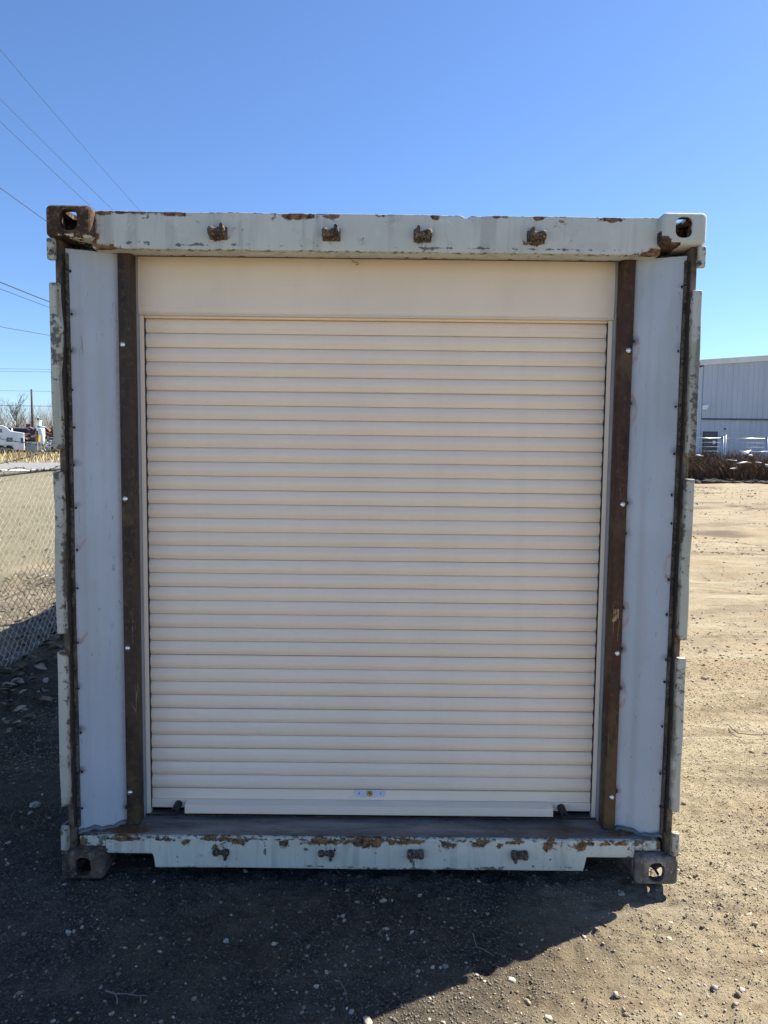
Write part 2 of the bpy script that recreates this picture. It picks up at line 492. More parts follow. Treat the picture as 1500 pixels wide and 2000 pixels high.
def painted_box(name, mat, parent, b, res, stain, wob=0.0, bevel=.004, skip=(), warp=None):
    """box b=(x0,x1,y0,y1,z0,z1) of fine quads carrying a colour attribute; corners pulled in a little to round the edges"""
    x0, x1, y0, y1, z0, z1 = b
    lo = np.array([x0, y0, z0]); hi = np.array([x1, y1, z1])
    def axis(a0, a1):
        n = max(2, int(round((a1 - a0) / res)) + 1)
        t = np.linspace(a0, a1, n)
        e = min(bevel, (a1 - a0) / 4)
        return np.unique(np.concatenate([[a0, a0 + e * .35, a0 + e], t[(t > a0 + e * 1.2) & (t < a1 - e * 1.2)], [a1 - e, a1 - e * .35, a1]]))
    ax = [axis(x0, x1), axis(y0, y1), axis(z0, z1)]
    V = []; F = []; base = 0
    for d in range(3):
        for s_ in (0, 1):
            if (d, s_) in skip: continue
            u, w = [k for k in range(3) if k != d]
            A, B = np.meshgrid(ax[u], ax[w], indexing='ij')
            p = np.zeros((A.size, 3)); p[:, u] = A.ravel(); p[:, w] = B.ravel(); p[:, d] = hi[d] if s_ else lo[d]
            na, nb = len(ax[u]), len(ax[w])
            i, j = np.meshgrid(np.arange(na - 1), np.arange(nb - 1), indexing='ij')
            a = (i * nb + j).ravel() + base
            q = np.stack([a, a + nb, a + nb + 1, a + 1], 1)
            flip = (s_ == 0) ^ (d == 1)
            F.append(q[:, ::-1] if flip else q); V.append(p); base += len(p)
    V = np.concatenate(V); F = np.concatenate(F)
    # rounded edges: clamp to inner box and push out by bevel
    e = np.minimum(bevel, (hi - lo) / 4)
    c = np.clip(V, lo + e, hi - e); dlt = (V - c) / e
    L = np.linalg.norm(dlt, axis=1, keepdims=True); L[L == 0] = 1
    V = c + dlt / L * e * np.minimum(1, np.abs(dlt).max(1, keepdims=True))
    st = stain(V[:, 0], V[:, 1], V[:, 2])
    if wob:
        V[:, 1] += wob * (vnoise(V[:, 0] / .3, V[:, 2] / .25, 31)); V[:, 0] += .6 * wob * vnoise(V[:, 1] / .3, V[:, 2] / .3, 32)
        V[:, 2] += .5 * wob * vnoise(V[:, 0] / .18, V[:, 1] / .3, 33)
    if warp: V = warp(V)
    me = np_mesh(name, V, F, np.stack(st, 1), 'stain')
    bm = bmesh.new(); bm.from_mesh(me)
    bmesh.ops.remove_doubles(bm, verts=bm.verts, dist=2e-5)
    bm.to_mesh(me); bm.free()
    return link(name, me, mat, parent, True)

def spots(lst):
    """lst of (x, z, rx, rz, strength) -> soft ellipse mask over (x, z)"""
    def f(x, z):
        m = np.zeros_like(x)
        for (a, b, ra, rb, k) in lst:
            d = np.hypot((x - a) / ra, (z - b) / rb)
            m = np.maximum(m, .82 * k * np.clip(1.25 - d * .75, 0, 1))
        return m
    return f
zero = lambda x: np.zeros_like(x)

# ------------------------------------------------------------------ ground
def axis_graded(a0, a1, f0, f1, step, g=1.09, smax=14):
    t = list(np.arange(f0, f1 + step / 2, step))
    s_ = step
    while t[-1] < a1: s_ = min(s_ * g, smax); t.append(t[-1] + s_)
    s_ = step
    while t[0] > a0: s_ = min(s_ * g, smax); t.insert(0, t[0] - s_)
    return np.array(t)
gx = axis_graded(-700, 700, -2.8, 3.2, .0165, 1.045, 30)
gy = axis_graded(-120, 1500, -1.05, 2.8, .0165, 1.026, 40)
GX, GY = np.meshgrid(gx, gy, indexing='ij')
GZ = ground_z(GX, GY)
na, nb = len(gx), len(gy)
i, j = np.meshgrid(np.arange(na - 1), np.arange(nb - 1), indexing='ij')
a = (i * nb + j).ravel()
gf = np.stack([a, a + nb, a + nb + 1, a + 1], 1)
X, Y = GX.ravel(), GY.ravel()
grass = sstep(-4.1, -4.9, X + 1.2 * vnoise(X / .6, Y / .9, 21)) * .95 + 0 * X
grass = np.maximum(grass, .75 * sstep(34, 40, Y) * sstep(14, 10, X))
grass = np.maximum(grass, .6 * sstep(32, 36, Y))
rut = sstep(.10, .30, vnoise((X * .5 + Y * .8) / 1.6, (Y * .9 - X * .35) / .28, 3) * -1) * sstep(1.3, 2.6, X) * sstep(-.1, .2, vnoise(X / 3, Y / 2, 22))
for (cx, cy, rx, ry) in ((2.15, 1.1, .25, .12), (2.6, 2.2, .5, .1), (4.2, 6.2, 1.6, .12), (3.1, 4.0, .9, .12), (6, 9.5, 3, .25), (2.3, 0.35, .2, .1)):
    dd = np.hypot((X - cx) / rx, (Y - cy - .15 * (X - cx)) / ry)
    rut = np.maximum(rut, .8 * np.clip(1.4 - dd, 0, 1) * (vnoise(X / .06, Y / .05, 23) + .6))
shade_soil = .95 * sstep(.78, .45, np.hypot((X + 1.1) / 2.7, (Y + .1) / 1.9)) + .35 * sstep(-.05, .2, vnoise(X / 1.4, Y / 1.1, 24)) * sstep(1.4, .6, X)  # container's shade painted into the soil as a dark ellipse, plus random dark tone
shade_soil = np.maximum(shade_soil, .92 * sstep(1.1, .6, np.hypot((X + 2.0 + .25 * vnoise(X / .5, Y / .7, 25)) / 1.05, (Y - 1.4) / 3.6)))  # dark organic soil at left, carried in the same mask
shade_soil = np.clip(shade_soil, 0, .93) * (1 - grass)
me = np_mesh('ground', np.stack([X, Y, GZ.ravel()], 1), gf, np.stack([grass, np.clip(rut, 0, 1), shade_soil], 1), 'zone')
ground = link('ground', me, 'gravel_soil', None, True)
tag(ground, kind='structure', label='tan gravel and dirt yard around the container')

def strip(name, mat, p_near, p_far, lift):
    """a flat band laid on the land between two polylines"""
    v = []; f = []
    for t in np.linspace(-3, 5, 60):
        for (a_, b_) in (p_near, p_far):
            x = a_[0] + (b_[0] - a_[0]) * t * 6; y = a_[1] + (b_[1] - a_[1]) * t * 6
            v.append((x, y, 0))
    v = np.array(v); v[:, 2] = terrain(v[:, 0], v[:, 1]) + lift
    f = [(2 * k, 2 * k + 2, 2 * k + 3, 2 * k + 1) for k in range(59)]
    o = link(name, np_mesh(name, v, f), mat)
    return tag(o, kind='structure')
_d = np.array([1.0, .55])
def _ln(x, y): return ((x, y), (x + 1.6 * _d[0], y + 1.6 * _d[1]))
strip('road_shoulder', 'pale_gravel', _ln(-17.4, 31.0), _ln(-17.2, 33.6), .05)
tag(strip('road', 'asphalt_road', _ln(-17.2, 33.6), _ln(-20.6, 40.6), .06), label='grey asphalt road beyond the wire fence')

# ------------------------------------------------------------------ gravel
def ico(sub):
    bm = bmesh.new(); bmesh.ops.create_icosphere(bm, subdivisions=sub, radius=1.0)
    v = np.array([x.co[:] for x in bm.verts]); f = np.array([[x.index for x in q.verts] for q in bm.faces]); bm.free()
    return v, f
ICO1, ICO2 = ico(1), ico(2)
PAL = np.array([(.24, .20, .15), (.30, .26, .20), (.18, .16, .14), (.40, .37, .32), (.52, .49, .43), (.22, .17, .12), (.33, .27, .18), (.27, .27, .27), (.14, .13, .12)]) * np.array([1.05, 1.0, .86])
def rock_verts(base, r, n):
    v = np.repeat(base[None], n, 0).copy()
    k = base.shape[0]
    v *= (1 + .22 * rng.standard_normal((n, k, 1)).clip(-1.3, 1.3))
    sc = np.stack([rng.uniform(.8, 1.35, n), rng.uniform(.65, 1.0, n), rng.uniform(.45, .8, n)], 1)
    v *= sc[:, None, :] * r[:, None, None]
    t = rng.uniform(0, 2 * np.pi, n); c, s_ = np.cos(t)[:, None], np.sin(t)[:, None]
    x = v[..., 0] * c - v[..., 1] * s_; y = v[..., 0] * s_ + v[..., 1] * c
    v[..., 0], v[..., 1] = x, y
    tl = rng.uniform(-.4, .4, n)[:, None]
    v[..., 2] += tl * v[..., 0]
    return v
def scatter_rocks(name, x, y, r, base, tint, embed=.35):
    n = len(x)
    v = rock_verts(base[0], r, n)
    z = ground_z(x, y) + r * embed
    v += np.stack([x, y, z], 1)[:, None, :]
    k = base[0].shape[0]
    f = base[1][None] + (np.arange(n) * k)[:, None, None]
    return np_mesh(name, v.reshape(-1, 3), f.reshape(-1, 3), np.repeat(tint, k, 0))
def gravel_field():
    n = 64000
    x = rng.uniform(-3.2, 4.6, n); y = rng.uniform(-1.25, 4.2, n)
    dens = .45 + 1.0 * vnoise(x / .7, y / .6, 41) + .8 * vnoise(x / .2, y / .2, 42)
    dens *= np.clip(1.5 - (y + 1) * .28, .25, 1)
    under = (np.abs(x) < 1.15) & (y > .5)
    keep = (rng.uniform(0, 1, n) < dens) & ~under
    x, y = x[keep], y[keep]; n = len(x)
    r = np.clip(rng.lognormal(-5.85, .45, n), .0016, .010)
    soil = np.array([(.30, .25, .18), (.25, .205, .15), (.36, .305, .22)])[rng.integers(0, 3, n)]
    shade_m = np.clip(.95 * sstep(.78, .45, np.hypot((x + 1.1) / 2.7, (y + .1) / 1.9)), 0, .8)[:, None]  # pebbles darkened to match the shade painted on the soil
    soil = soil * (1 - shade_m) + np.array([.085, .076, .066]) * shade_m
    pick = (rng.uniform(0, 1, n) < .42)[:, None]
    col = np.where(pick, PAL[rng.integers(0, len(PAL), n)] * rng.uniform(.75, 1.15, (n, 1)), soil * rng.uniform(.8, 1.2, (n, 1)))
    return scatter_rocks('gravel', x, y, r, ICO1, col, .12)
def crumb_field():
    n = 275000
    x = rng.uniform(-2.2, 3.4, n); y = -1.15 + rng.uniform(0, 1, n) ** 1.35 * 4.6
    vis = (np.abs(x - .03) < (y + 2.80) * .54 + .12) & ~((np.abs(x) < 1.16) & (y > .35))
    dens = .62 + .9 * vnoise(x / .35, y / .3, 46) + .5 * vnoise(x / .09, y / .08, 47)
    k = vis & (rng.uniform(0, 1, n) < dens); x, y = x[k], y[k]; n = len(x)
    r = np.clip(rng.lognormal(-6.0, .42, n), .0012, .007)
    octa = (np.array([(1, 0, 0), (-1, 0, 0), (0, 1, 0), (0, -1, 0), (0, 0, 1), (0, 0, -1)], float), np.array([(0, 2, 4), (2, 1, 4), (1, 3, 4), (3, 0, 4), (2, 0, 5), (1, 2, 5), (3, 1, 5), (0, 3, 5)]))
    soil = np.array([(.33, .275, .195), (.27, .22, .155), (.40, .34, .245), (.20, .165, .12), (.48, .43, .34)])[rng.integers(0, 5, n)]
    shade_m = np.clip(.95 * sstep(.78, .45, np.hypot((x + 1.1) / 2.7, (y + .1) / 1.9)), 0, .8)[:, None]  # crumbs take the same painted shade
    soil = soil * (1 - shade_m) + np.array([.085, .076, .066]) * shade_m
    return scatter_rocks('grit', x, y, r, octa, soil * rng.uniform(.75, 1.25, (n, 1)), .25)
o = link('grit', crumb_field(), 'stone')
tag(o, 'fine gritty crumbs of soil covering the yard', 'grit', kind='stuff')
o = link('gravel', gravel_field(), 'stone', None, True)
tag(o, 'loose pebbles and small stones strewn over the yard', 'gravel', kind='stuff')
def cobble_field():
    n = 3800
    x = rng.uniform(-2.6, 3.6, n); y = rng.uniform(-1.0, 3.2, n)
    keep = ~((np.abs(x) < 1.2) & (y > .3)) & (rng.uniform(0, 1, n) < .55 + vnoise(x / .6, y / .6, 43))
    x, y = x[keep], y[keep]; n = len(x)
    r = np.clip(rng.lognormal(-5.1, .34, n), .004, .014)
    col = PAL[np.array([0, 1, 1, 2, 3, 3, 4, 4, 6, 7])[rng.integers(0, 10, n)]] * rng.uniform(.8, 1.2, (n, 1))
    return scatter_rocks('pebbles', x, y, r, ICO2, col, .10)
o = link('pebbles', cobble_field(), 'stone', None, True)
tag(o, 'larger rounded pebbles among the yard gravel', 'gravel', kind='stuff')

def far_clods():
    n = 20000
    y = 2.6 + 26 * rng.uniform(0, 1, n) ** 2.0; x = 1.2 + rng.uniform(0, 1, n) * (2.5 + y * .62)
    k = vnoise(x / 1.8, y / .8, 44) + .5 * rng.uniform(-.5, .5, n) > .06; x, y = x[k], y[k]; n = len(x)
    r = np.clip(rng.lognormal(-5.15, .5, n), .003, .026) * (1 + y / 18)
    col = np.array([(.30, .25, .18), (.22, .18, .13), (.15, .12, .09), (.40, .35, .27)])[rng.integers(0, 4, n)]
    return scatter_rocks('dirt_clods', x, y, r, ICO1, col, .15)
o = link('dirt_clods', far_clods(), 'stone', None, True)
tag(o, 'scattered dirt clods across the sunlit lot to the right', 'dirt', kind='stuff')
# the stones that stand out
for (x, y, r, c, lab) in (
    (-1.613, .626, .024, (.50, .48, .40), 'largest pale angular stone on the dark soil left of the container'),
    (-1.60, .55, .014, (.40, .38, .33), 'small pale stone just in front of the largest one left of the container'),
    (1.136, -.514, .0125, (.27, .26, .25), 'smooth grey egg-shaped stone alone on the sunlit gravel, lower right'),
    (.802, -.544, .012, (.34, .32, .29), 'grey stone left of the egg-shaped one on sunlit gravel'),
    (1.224, -.516, .010, (.46, .44, .40), 'small pale stone right of the grey egg-shaped stone'),
    (.557, -.655, .013, (.58, .50, .36), 'cream stone at the bottom edge outside the shadow'),
    (-.501, -.316, .011, (.50, .47, .42), 'pale stone in the shadow below the left half of the sill'),
    (-1.071, -.282, .010, (.55, .52, .47), 'whitish round pebble in shadow below the left corner casting'),
    (.475, -.494, .011, (.46, .43, .36), 'tan stone on sunlit gravel beside the shadow edge'),
):
    v = rock_verts(ICO2[0], np.array([r]), 1)[0]
    me = np_mesh('stone', v, ICO2[1], np.repeat(np.array([c]), len(v), 0))
    s_ = link('stone', me, 'stone', None, True)
    s_.location = (x, y, float(ground_z(x, y)) + r * .3)
    tag(s_, lab, 'stone', 'stones that stand out in the yard')

# ------------------------------------------------------------------ shipping container
L = 12.19; HW = 1.219; HT = 2.591
ct = empty('shipping_container', (0, 0, 0))
tag(ct, 'weathered pale grey shipping container with beige roll-up door in its rusty end', 'container')

def make_casting_mesh():
    def tmp(mb, bev=0, seg=3):
        me = mb.mesh('tmp'); bm = bmesh.new(); bm.from_mesh(me)
        if bev:
            bmesh.ops.bevel(bm, geom=[e for e in bm.edges if e.calc_face_angle(0) > .5], offset=bev, segments=seg, affect='EDGES', profile=.5)
        bmesh.ops.recalc_face_normals(bm, faces=bm.faces)
        bm.to_mesh(me); bm.free()
        o = bpy.data.objects.new('tmp', me); COL.objects.link(o); return o
    b = MB(); b.box(0, .168, 0, .178, 0, .118)
    body = tmp(b, .020, 5)
    def stad(cx, cz, w, h, r):
        p = []
        for (sx, sz, a0) in ((1, 1, 0), (-1, 1, 90), (-1, -1, 180), (1, -1, 270)):
            for k in range(5):
                t = math.radians(a0 + k * 22.5)
                p.append((cx + sx * (w / 2 - r) + r * math.cos(t), cz + sz * (h / 2 - r) + r * math.sin(t)))
        return p
    cut = []
    c = MB(); c.box(.026, .145, .026, .152, .024, .100); cut.append(tmp(c))
    c = MB(); c.prism(stad(.088, .062, .062, .076, .024), 'y', -.03, .06); cut.append(tmp(c))
    c = MB(); c.prism(stad(.092, .062, .062, .070, .028), 'x', -.03, .06); cut.append(tmp(c))
    c = MB(); c.prism(stad(.085, .090, .060, .110, .028), 'z', .08, .16); cut.append(tmp(c))
    for k in cut:
        md = body.modifiers.new('b', 'BOOLEAN'); md.operation = 'DIFFERENCE'; md.object = k; md.solver = 'EXACT'
    dg = bpy.context.evaluated_depsgraph_get()
    me = bpy.data.meshes.new_from_object(body.evaluated_get(dg))
    for k in cut + [body]: bpy.data.objects.remove(k)
    return me
cast_me = make_casting_mesh()
def casting(sx, top, rear, mat, stainf):
    me = cast_me.copy(); me.name = 'corner_casting'
    v = np.zeros(len(me.vertices) * 3); me.vertices.foreach_get('co', v); v = v.reshape(-1, 3)
    w = v.copy()
    w[:, 0] = sx * (HW - v[:, 0])
    w[:, 1] = L - v[:, 1] if rear else v[:, 1]
    w[:, 2] = HT - .118 + v[:, 2] if top else .118 - v[:, 2]
    me.vertices.foreach_set('co', w.ravel())
    at = me.color_attributes.new('stain', 'FLOAT_COLOR', 'POINT')
    t = np.ones((len(w), 4)); t[:, 0] = 0; t[:, 1] = 0; t[:, 2] = stainf(w)
    at.data.foreach_set('color', t.astype(np.float32).ravel())
    bm = bmesh.new(); bm.from_mesh(me)
    bmesh.ops.triangulate(bm, faces=bm.faces)
    for _ in range(2):
        bmesh.ops.subdivide_edges(bm, edges=[e for e in bm.edges if e.calc_length() > .03], cuts=1, use_grid_fill=False)
        bmesh.ops.triangulate(bm, faces=[f for f in bm.faces if len(f.verts) > 3])
    bmesh.ops.recalc_face_normals(bm, faces=bm.faces)
    bm.to_mesh(me); bm.free()
    # recompute the stain on the finer mesh
    n_ = len(me.vertices); v = np.zeros(n_ * 3); me.vertices.foreach_get('co', v); v = v.reshape(-1, 3)
    t = np.ones((n_, 4)); t[:, 0] = 0; t[:, 1] = 0; t[:, 2] = stainf(v)
    lx = HW - np.abs(v[:, 0]); ly = (L - v[:, 1]) if rear else v[:, 1]; lz_ = (v[:, 2] - (HT - .118)) if top else (.118 - v[:, 2])
    t[(lx > .02) & (lx < .15) & (ly > .02) & (ly < .16) & (lz_ > .02) & (lz_ < .105), 2] = -.6
    me.color_attributes['stain'].data.foreach_set('color', t.astype(np.float32).ravel())
    o = link('corner_casting', me, mat, ct)
    return o
o = casting(-1, 1, 0, 'casting_rust', lambda w: np.where(w[:, 2] < HT - .105, .55, .02)); o['label'] = 'rust-brown upper corner casting'
o = casting(1, 1, 0, 'casting_rust', lambda w: np.where((w[:, 2] < 2.515 - (w[:, 0] - 1.05) * .62), -.2, 1.1)); o['label'] = 'grey painted upper corner casting with rust at its foot'
o = casting(-1, 0, 0, 'casting_grime', lambda w: .12 + .2 * (w[:, 2] > .1)); o['label'] = 'dirty brown lower corner casting'
o = casting(1, 0, 0, 'casting_dirty', lambda w: .30 + .15 * (w[:, 0] > 1.15)); o['label'] = 'grey-brown lower corner casting'
for sx in (-1, 1):
    for tp in (0, 1): casting(sx, tp, 1, 'casting_rust', lambda w: .6 + 0 * w[:, 0])

# --- header rail
hs = spots([(-1.03, 2.572, .03, .012, 1), (-.93, 2.580, .09, .007, 1), (-.75, 2.577, .055, .010, 1.1), (-.30, 2.574, .055, .012, 1.2), (-.16, 2.574, .028, .010, 1.1),
            (.215, 2.574, .018, .012, 1.1), (.60, 2.577, .02, .008, 1), (.88, 2.574, .05, .010, 1.1), (.02, 2.577, .02, .006, .9), (.45, 2.579, .03, .006, .9),
            (-1.055, 2.50, .012, .06, .9), (1.04, 2.452, .05, .02, 1.0), (-1.03, 2.452, .04, .012, .8), (.99, 2.448, .05, .010, .8),
            (-.59, 2.484, .045, .010, .55), (-.17, 2.484, .045, .010, .55), (.17, 2.484, .045, .010, .6), (.595, 2.482, .05, .012, .8)])
hg = spots([(-.93, 2.468, .05, .007, .95), (-.86, 2.466, .02, .01, 1), (-.72, 2.464, .05, .006, .9), (-.66, 2.466, .03, .008, .9), (-.35, 2.466, .14, .005, .8), (.22, 2.462, .07, .008, 1.0),
            (.40, 2.464, .07, .006, .9), (.68, 2.462, .20, .005, .85), (-.5, 2.468, .06, .006, .7), (.05, 2.466, .06, .006, .6)])
hb = spots([(-.05, 2.485, .05, .035, .7), (.29, 2.485, .05, .035, .7), (.46, 2.478, .03, .03, .7), (-.27, 2.478, .04, .025, .6), (.82, 2.478, .10, .03, .8), (-.70, 2.478, .05, .03, .6)])
def header_stain(x, y, z):
    R_ = np.maximum(hs(x, z), .42 * (z > 2.579)) * (y < .08) + .35 * (y >= .08) * (z > 2.55)
    G_ = np.maximum(hg(x, z) * (y < .056), .50 * sstep(2.4525, 2.448, z) * (y < .075))
    return R_, G_, hb(x, z)
def hdr_warp(V):
    k = np.exp(-((V[:, 0] - .335) / .012) ** 2) * .012 + np.exp(-((V[:, 0] - .385) / .02) ** 2) * .004
    V[:, 2] -= k * sstep(2.56, 2.585, V[:, 2])
    V[:, 2] += .002 * vnoise(V[:, 0] / .09, V[:, 0] * 0, 35)
    return V
header = painted_box('header_rail', 'header_paint', ct, (-1.066, 1.066, .05, .13, 2.447, 2.5845), .008, header_stain, .003, .006, warp=hdr_warp)
def flange_stain(x, y, z): return .25 + .5 * (np.abs(x) > .95), .15 + 0 * x, zero(x)
painted_box('header_flange', 'side_paint', ct, (-1.06, 1.06, .1305, .172, 2.4525, 2.50), .02, flange_stain, .001, .003)
b = MB(); b.box(-.945, .945, .1725, .2045, 2.459, 2.51); b.build('header_gasket', 'weather_strip', ct)

# --- lock rod keepers
def keeper(x, z, prong, up, worn, parent, seedv):
    rr = random.Random(seedv)
    b = MB(); y = .049
    b.box(x - .036, x + .036, y - .006, y + .004, z - .028, z + .022)
    k = b.build('lock_rod_keeper', 'keeper_rust', parent, .0025)
    b = MB()
    if not worn:
        b.lathe([(.012, -.036), (.0195, -.032), (.0205, -.017), (.0165, -.012), (.0165, .012), (.0205, .017), (.0195, .032), (.012, .036)], (x + prong * -.002, y - .022, z), 'x', 14)
        j = b.build('keeper_barrel', 'keeper_rust', k, 0, True)
        b = MB(); s_ = 1 if up else -1
        px = x + prong * .018
        b.prism([(px - .009, z - .014 * s_), (px + .009, z - .014 * s_), (px + .008, z + .024 * s_), (px + .002, z + .031 * s_), (px - .007, z + .027 * s_)], 'y', y - .040, y - .010)
        b.build('keeper_prong', 'keeper_rust', k, .003)
    else:
        b.lathe([(.008, -.036), (.015, -.030), (.016, -.014), (.009, -.008), (.010, .006), (.017, .012), (.014, .032), (.007, .035)], (x, y - .014, z - .004), 'x', 12)
        b.build('keeper_barrel', 'keeper_rust', k, 0, True)
        b = MB()
        px = x + .018
        b.prism([(px - .009, z - .006), (px + .010, z - .006), (px + .006, z - .034), (px - .004, z - .038)], 'y', y - .026, y - .004)
        b.build('keeper_prong', 'keeper_rust', k, .003)
    for o_ in (k,): o_.matrix_basis = Matrix.Translation((x, y, z)) @ Matrix.Diagonal((.92, .95, .92, 1)) @ Matrix.Translation((-x, -y, -z))
    return k
for k, (x, pr) in enumerate(((-.592, 1), (-.169, 1), (.171, -1), (.595, -1))):
    keeper(x, 2.508, pr, True, False, ct, k)
for k, (x, w) in enumerate(((-.595, True), (-.1755, True), (.178, False), (.592, False))):
    keeper(x, .105, -1, False, w, ct, 20 + k)

# --- bottom sill
ss = spots([(-.985, .146, .07, .016, 1.25), (-.80, .150, .05, .012, .9), (-.73, .145, .03, .015, .9), (-.60, .153, .09, .010, 1.0), (-.53, .147, .04, .018, 1.1), (-.345, .142, .022, .018, 1.1), (-.19, .147, .09, .014, 1.0),
            (-.02, .148, .10, .020, 1.15), (.10, .150, .06, .014, 1.0), (.305, .140, .028, .022, 1.1), (.18, .151, .08, .009, 1.0), (.43, .146, .035, .018, 1.1), (.52, .140, .014, .014, 1.0), (.58, .152, .06, .008, .9),
            (.71, .140, .03, .026, 1.1), (.85, .138, .06, .018, 1.1), (1.00, .140, .03, .016, 1.1), (.92, .135, .04, .02, .9), (-.60, .120, .05, .016, .55), (-.17, .120, .05, .016, .55), (.0, .156, 1.0, .004, .72)])
sg = spots([(-.42, .10, .006, .045, .9), (-.58, .075, .05, .03, .45), (.17, .06, .008, .03, .8), (.30, .040, .05, .008, 1.0), (.47, .042, .08, .010, 1.0), (-.15, .045, .2, .006, .7), (.14, .038, .3, .004, .9), (-.7, .04, .2, .006, .6), (-.26, .115, .014, .010, 1), (.7, .05, .2, .008, .5), (-.61, .07, .006, .05, .55), (-.57, .075, .005, .05, .5), (-.19, .07, .006, .05, .5), (.02, .10, .006, .06, .45), (.30, .09, .005, .05, .5), (.43, .09, .004, .05, .45), (.72, .09, .006, .05, .5), (.17, .075, .006, .04, .5), (-.34, .10, .005, .05, .45)])
def sill_stain(x, y, z):
    f = (y < .06)
    return ss(x, z) * f + .3 * (~f), np.maximum(np.maximum(sg(x, z), .50 * sstep(.140, .158, z)), .25 * sstep(.05, .036, z) + .5 * sstep(.97, 1.06, np.abs(x))), np.zeros_like(x) + .3 * sstep(.14, .158, z)
def sill_warp(V):
    k = np.maximum(sstep(-.860, -.866, V[:, 0]), sstep(.855, .861, V[:, 0]))
    z2 = .092 + (V[:, 2] - .034) * (.160 - .092) / (.160 - .034)
    V[:, 2] = V[:, 2] * (1 - k) + z2 * k
    return V
sill = painted_box('bottom_sill', 'sill_paint', ct, (-1.056, 1.056, .04, .115, .034, .160), .006, sill_stain, .003, .005, warp=sill_warp)
for x0_, x1_ in ((-1.160, -1.0565), (1.0565, 1.160)):
    painted_box('sill_cap', 'sill_paint', ct, (x0_, x1_, .044, .115, .1192, .1592), .007, lambda x, y, z: (.40 + zero(x), .52 + zero(x), .1 + zero(x)), .003, .004)
tp = spots([(-1.0, .09, .12, .03, 1.1), (-.98, .07, .08, .04, 1.0), (1.0, .09, .1, .03, .8), (.8, .11, .1, .03, .7), (.2, .05, .5, .01, .6)])
painted_box('threshold_plate', 'sill_steel', ct, (-1.15, 1.15, .0605, .262, .1602, .1655), .02, lambda x, y, z: (tp(x, y), zero(x), zero(x)), .002, .002)
b = MB(); b.box(-.945, .945, .203, .208, .1657, .171); b.build('threshold_strip', 'rust_dark', ct, .001)

# --- corner posts
PL_Z = [(.299, .918), (.987, 1.610), (1.694, 2.311)]
rp = random.Random(3)
for sx in (-1, 1):
    def mx(a, b_): return (min(sx * a, sx * b_), max(sx * a, sx * b_))
    x0, x1 = mx(1.197, 1.1725)
    painted_box('corner_post', 'post_recess', ct, (x0, x1, .030, .175, .1185, 2.4725), .03, lambda x, y, z: (zero(x), zero(x), zero(x)), .002, .003)
    for (z0, z1) in PL_Z:
        x0, x1 = mx(1.2125, 1.176)
        sd = rp.random() * 50
        def st(x, y, z, sd=sd, z0=z0, z1=z1):
            e = np.maximum(sstep(z0 + .03, z0, z), sstep(z1 - .03, z1, z))
            return .35 * e + .30 * (np.abs(x) < 1.181), .38 + .9 * vnoise(x / .03, z / .22 + sd, 51) + .2 * e, .3 + 1.0 * vnoise(x / .05, z / .4 + sd, 52)
        def wp(V, sd=sd, z0=z0, sx=sx):
            k = vnoise(V[:, 2] / .16, V[:, 2] * 0 + sd, 55)
            V[:, 0] += .005 * k
            if sx < 0 and z0 > 1.6:
                inn = sstep(1.19, 1.176, np.abs(V[:, 0]))
                V[:, 0] += inn * .009 * np.exp(-((V[:, 2] - 2.12) / .10) ** 2) - inn * .004 * np.exp(-((V[:, 2] - 1.97) / .05) ** 2)
            return V
        painted_box('hinge_plate', 'plate_paint', ct, (x0, x1, .003, .0295, z0, z1), .012, st, .004, .006, warp=wp)
    for (z0, z1) in ((.1187, .213), (2.394, 2.4722)):
        x0, x1 = mx(1.219, 1.190)
        painted_box('post_tongue', 'plate_paint', ct, (x0, x1, .004, .0295, z0, z1), .01, lambda x, y, z: (.32 + zero(x), .42 + zero(x), .2 + zero(x)), .004, .006)
    b = MB(); xs_ = sorted((sx * 1.1740, sx * 1.1716)); b.box(xs_[0], xs_[1], .0285, .0525, .20, 2.42); b.build('trim_seam', 'weld', ct)
    # welded trim angle along the panel
    x0, x1 = mx(1.1715, 1.161)
    painted_box('trim_angle', 'trim_dark', ct, (x0, x1, .050, .075, .19, 2.43), .02, lambda x, y, z: (zero(x), zero(x), zero(x)), .004, .002)

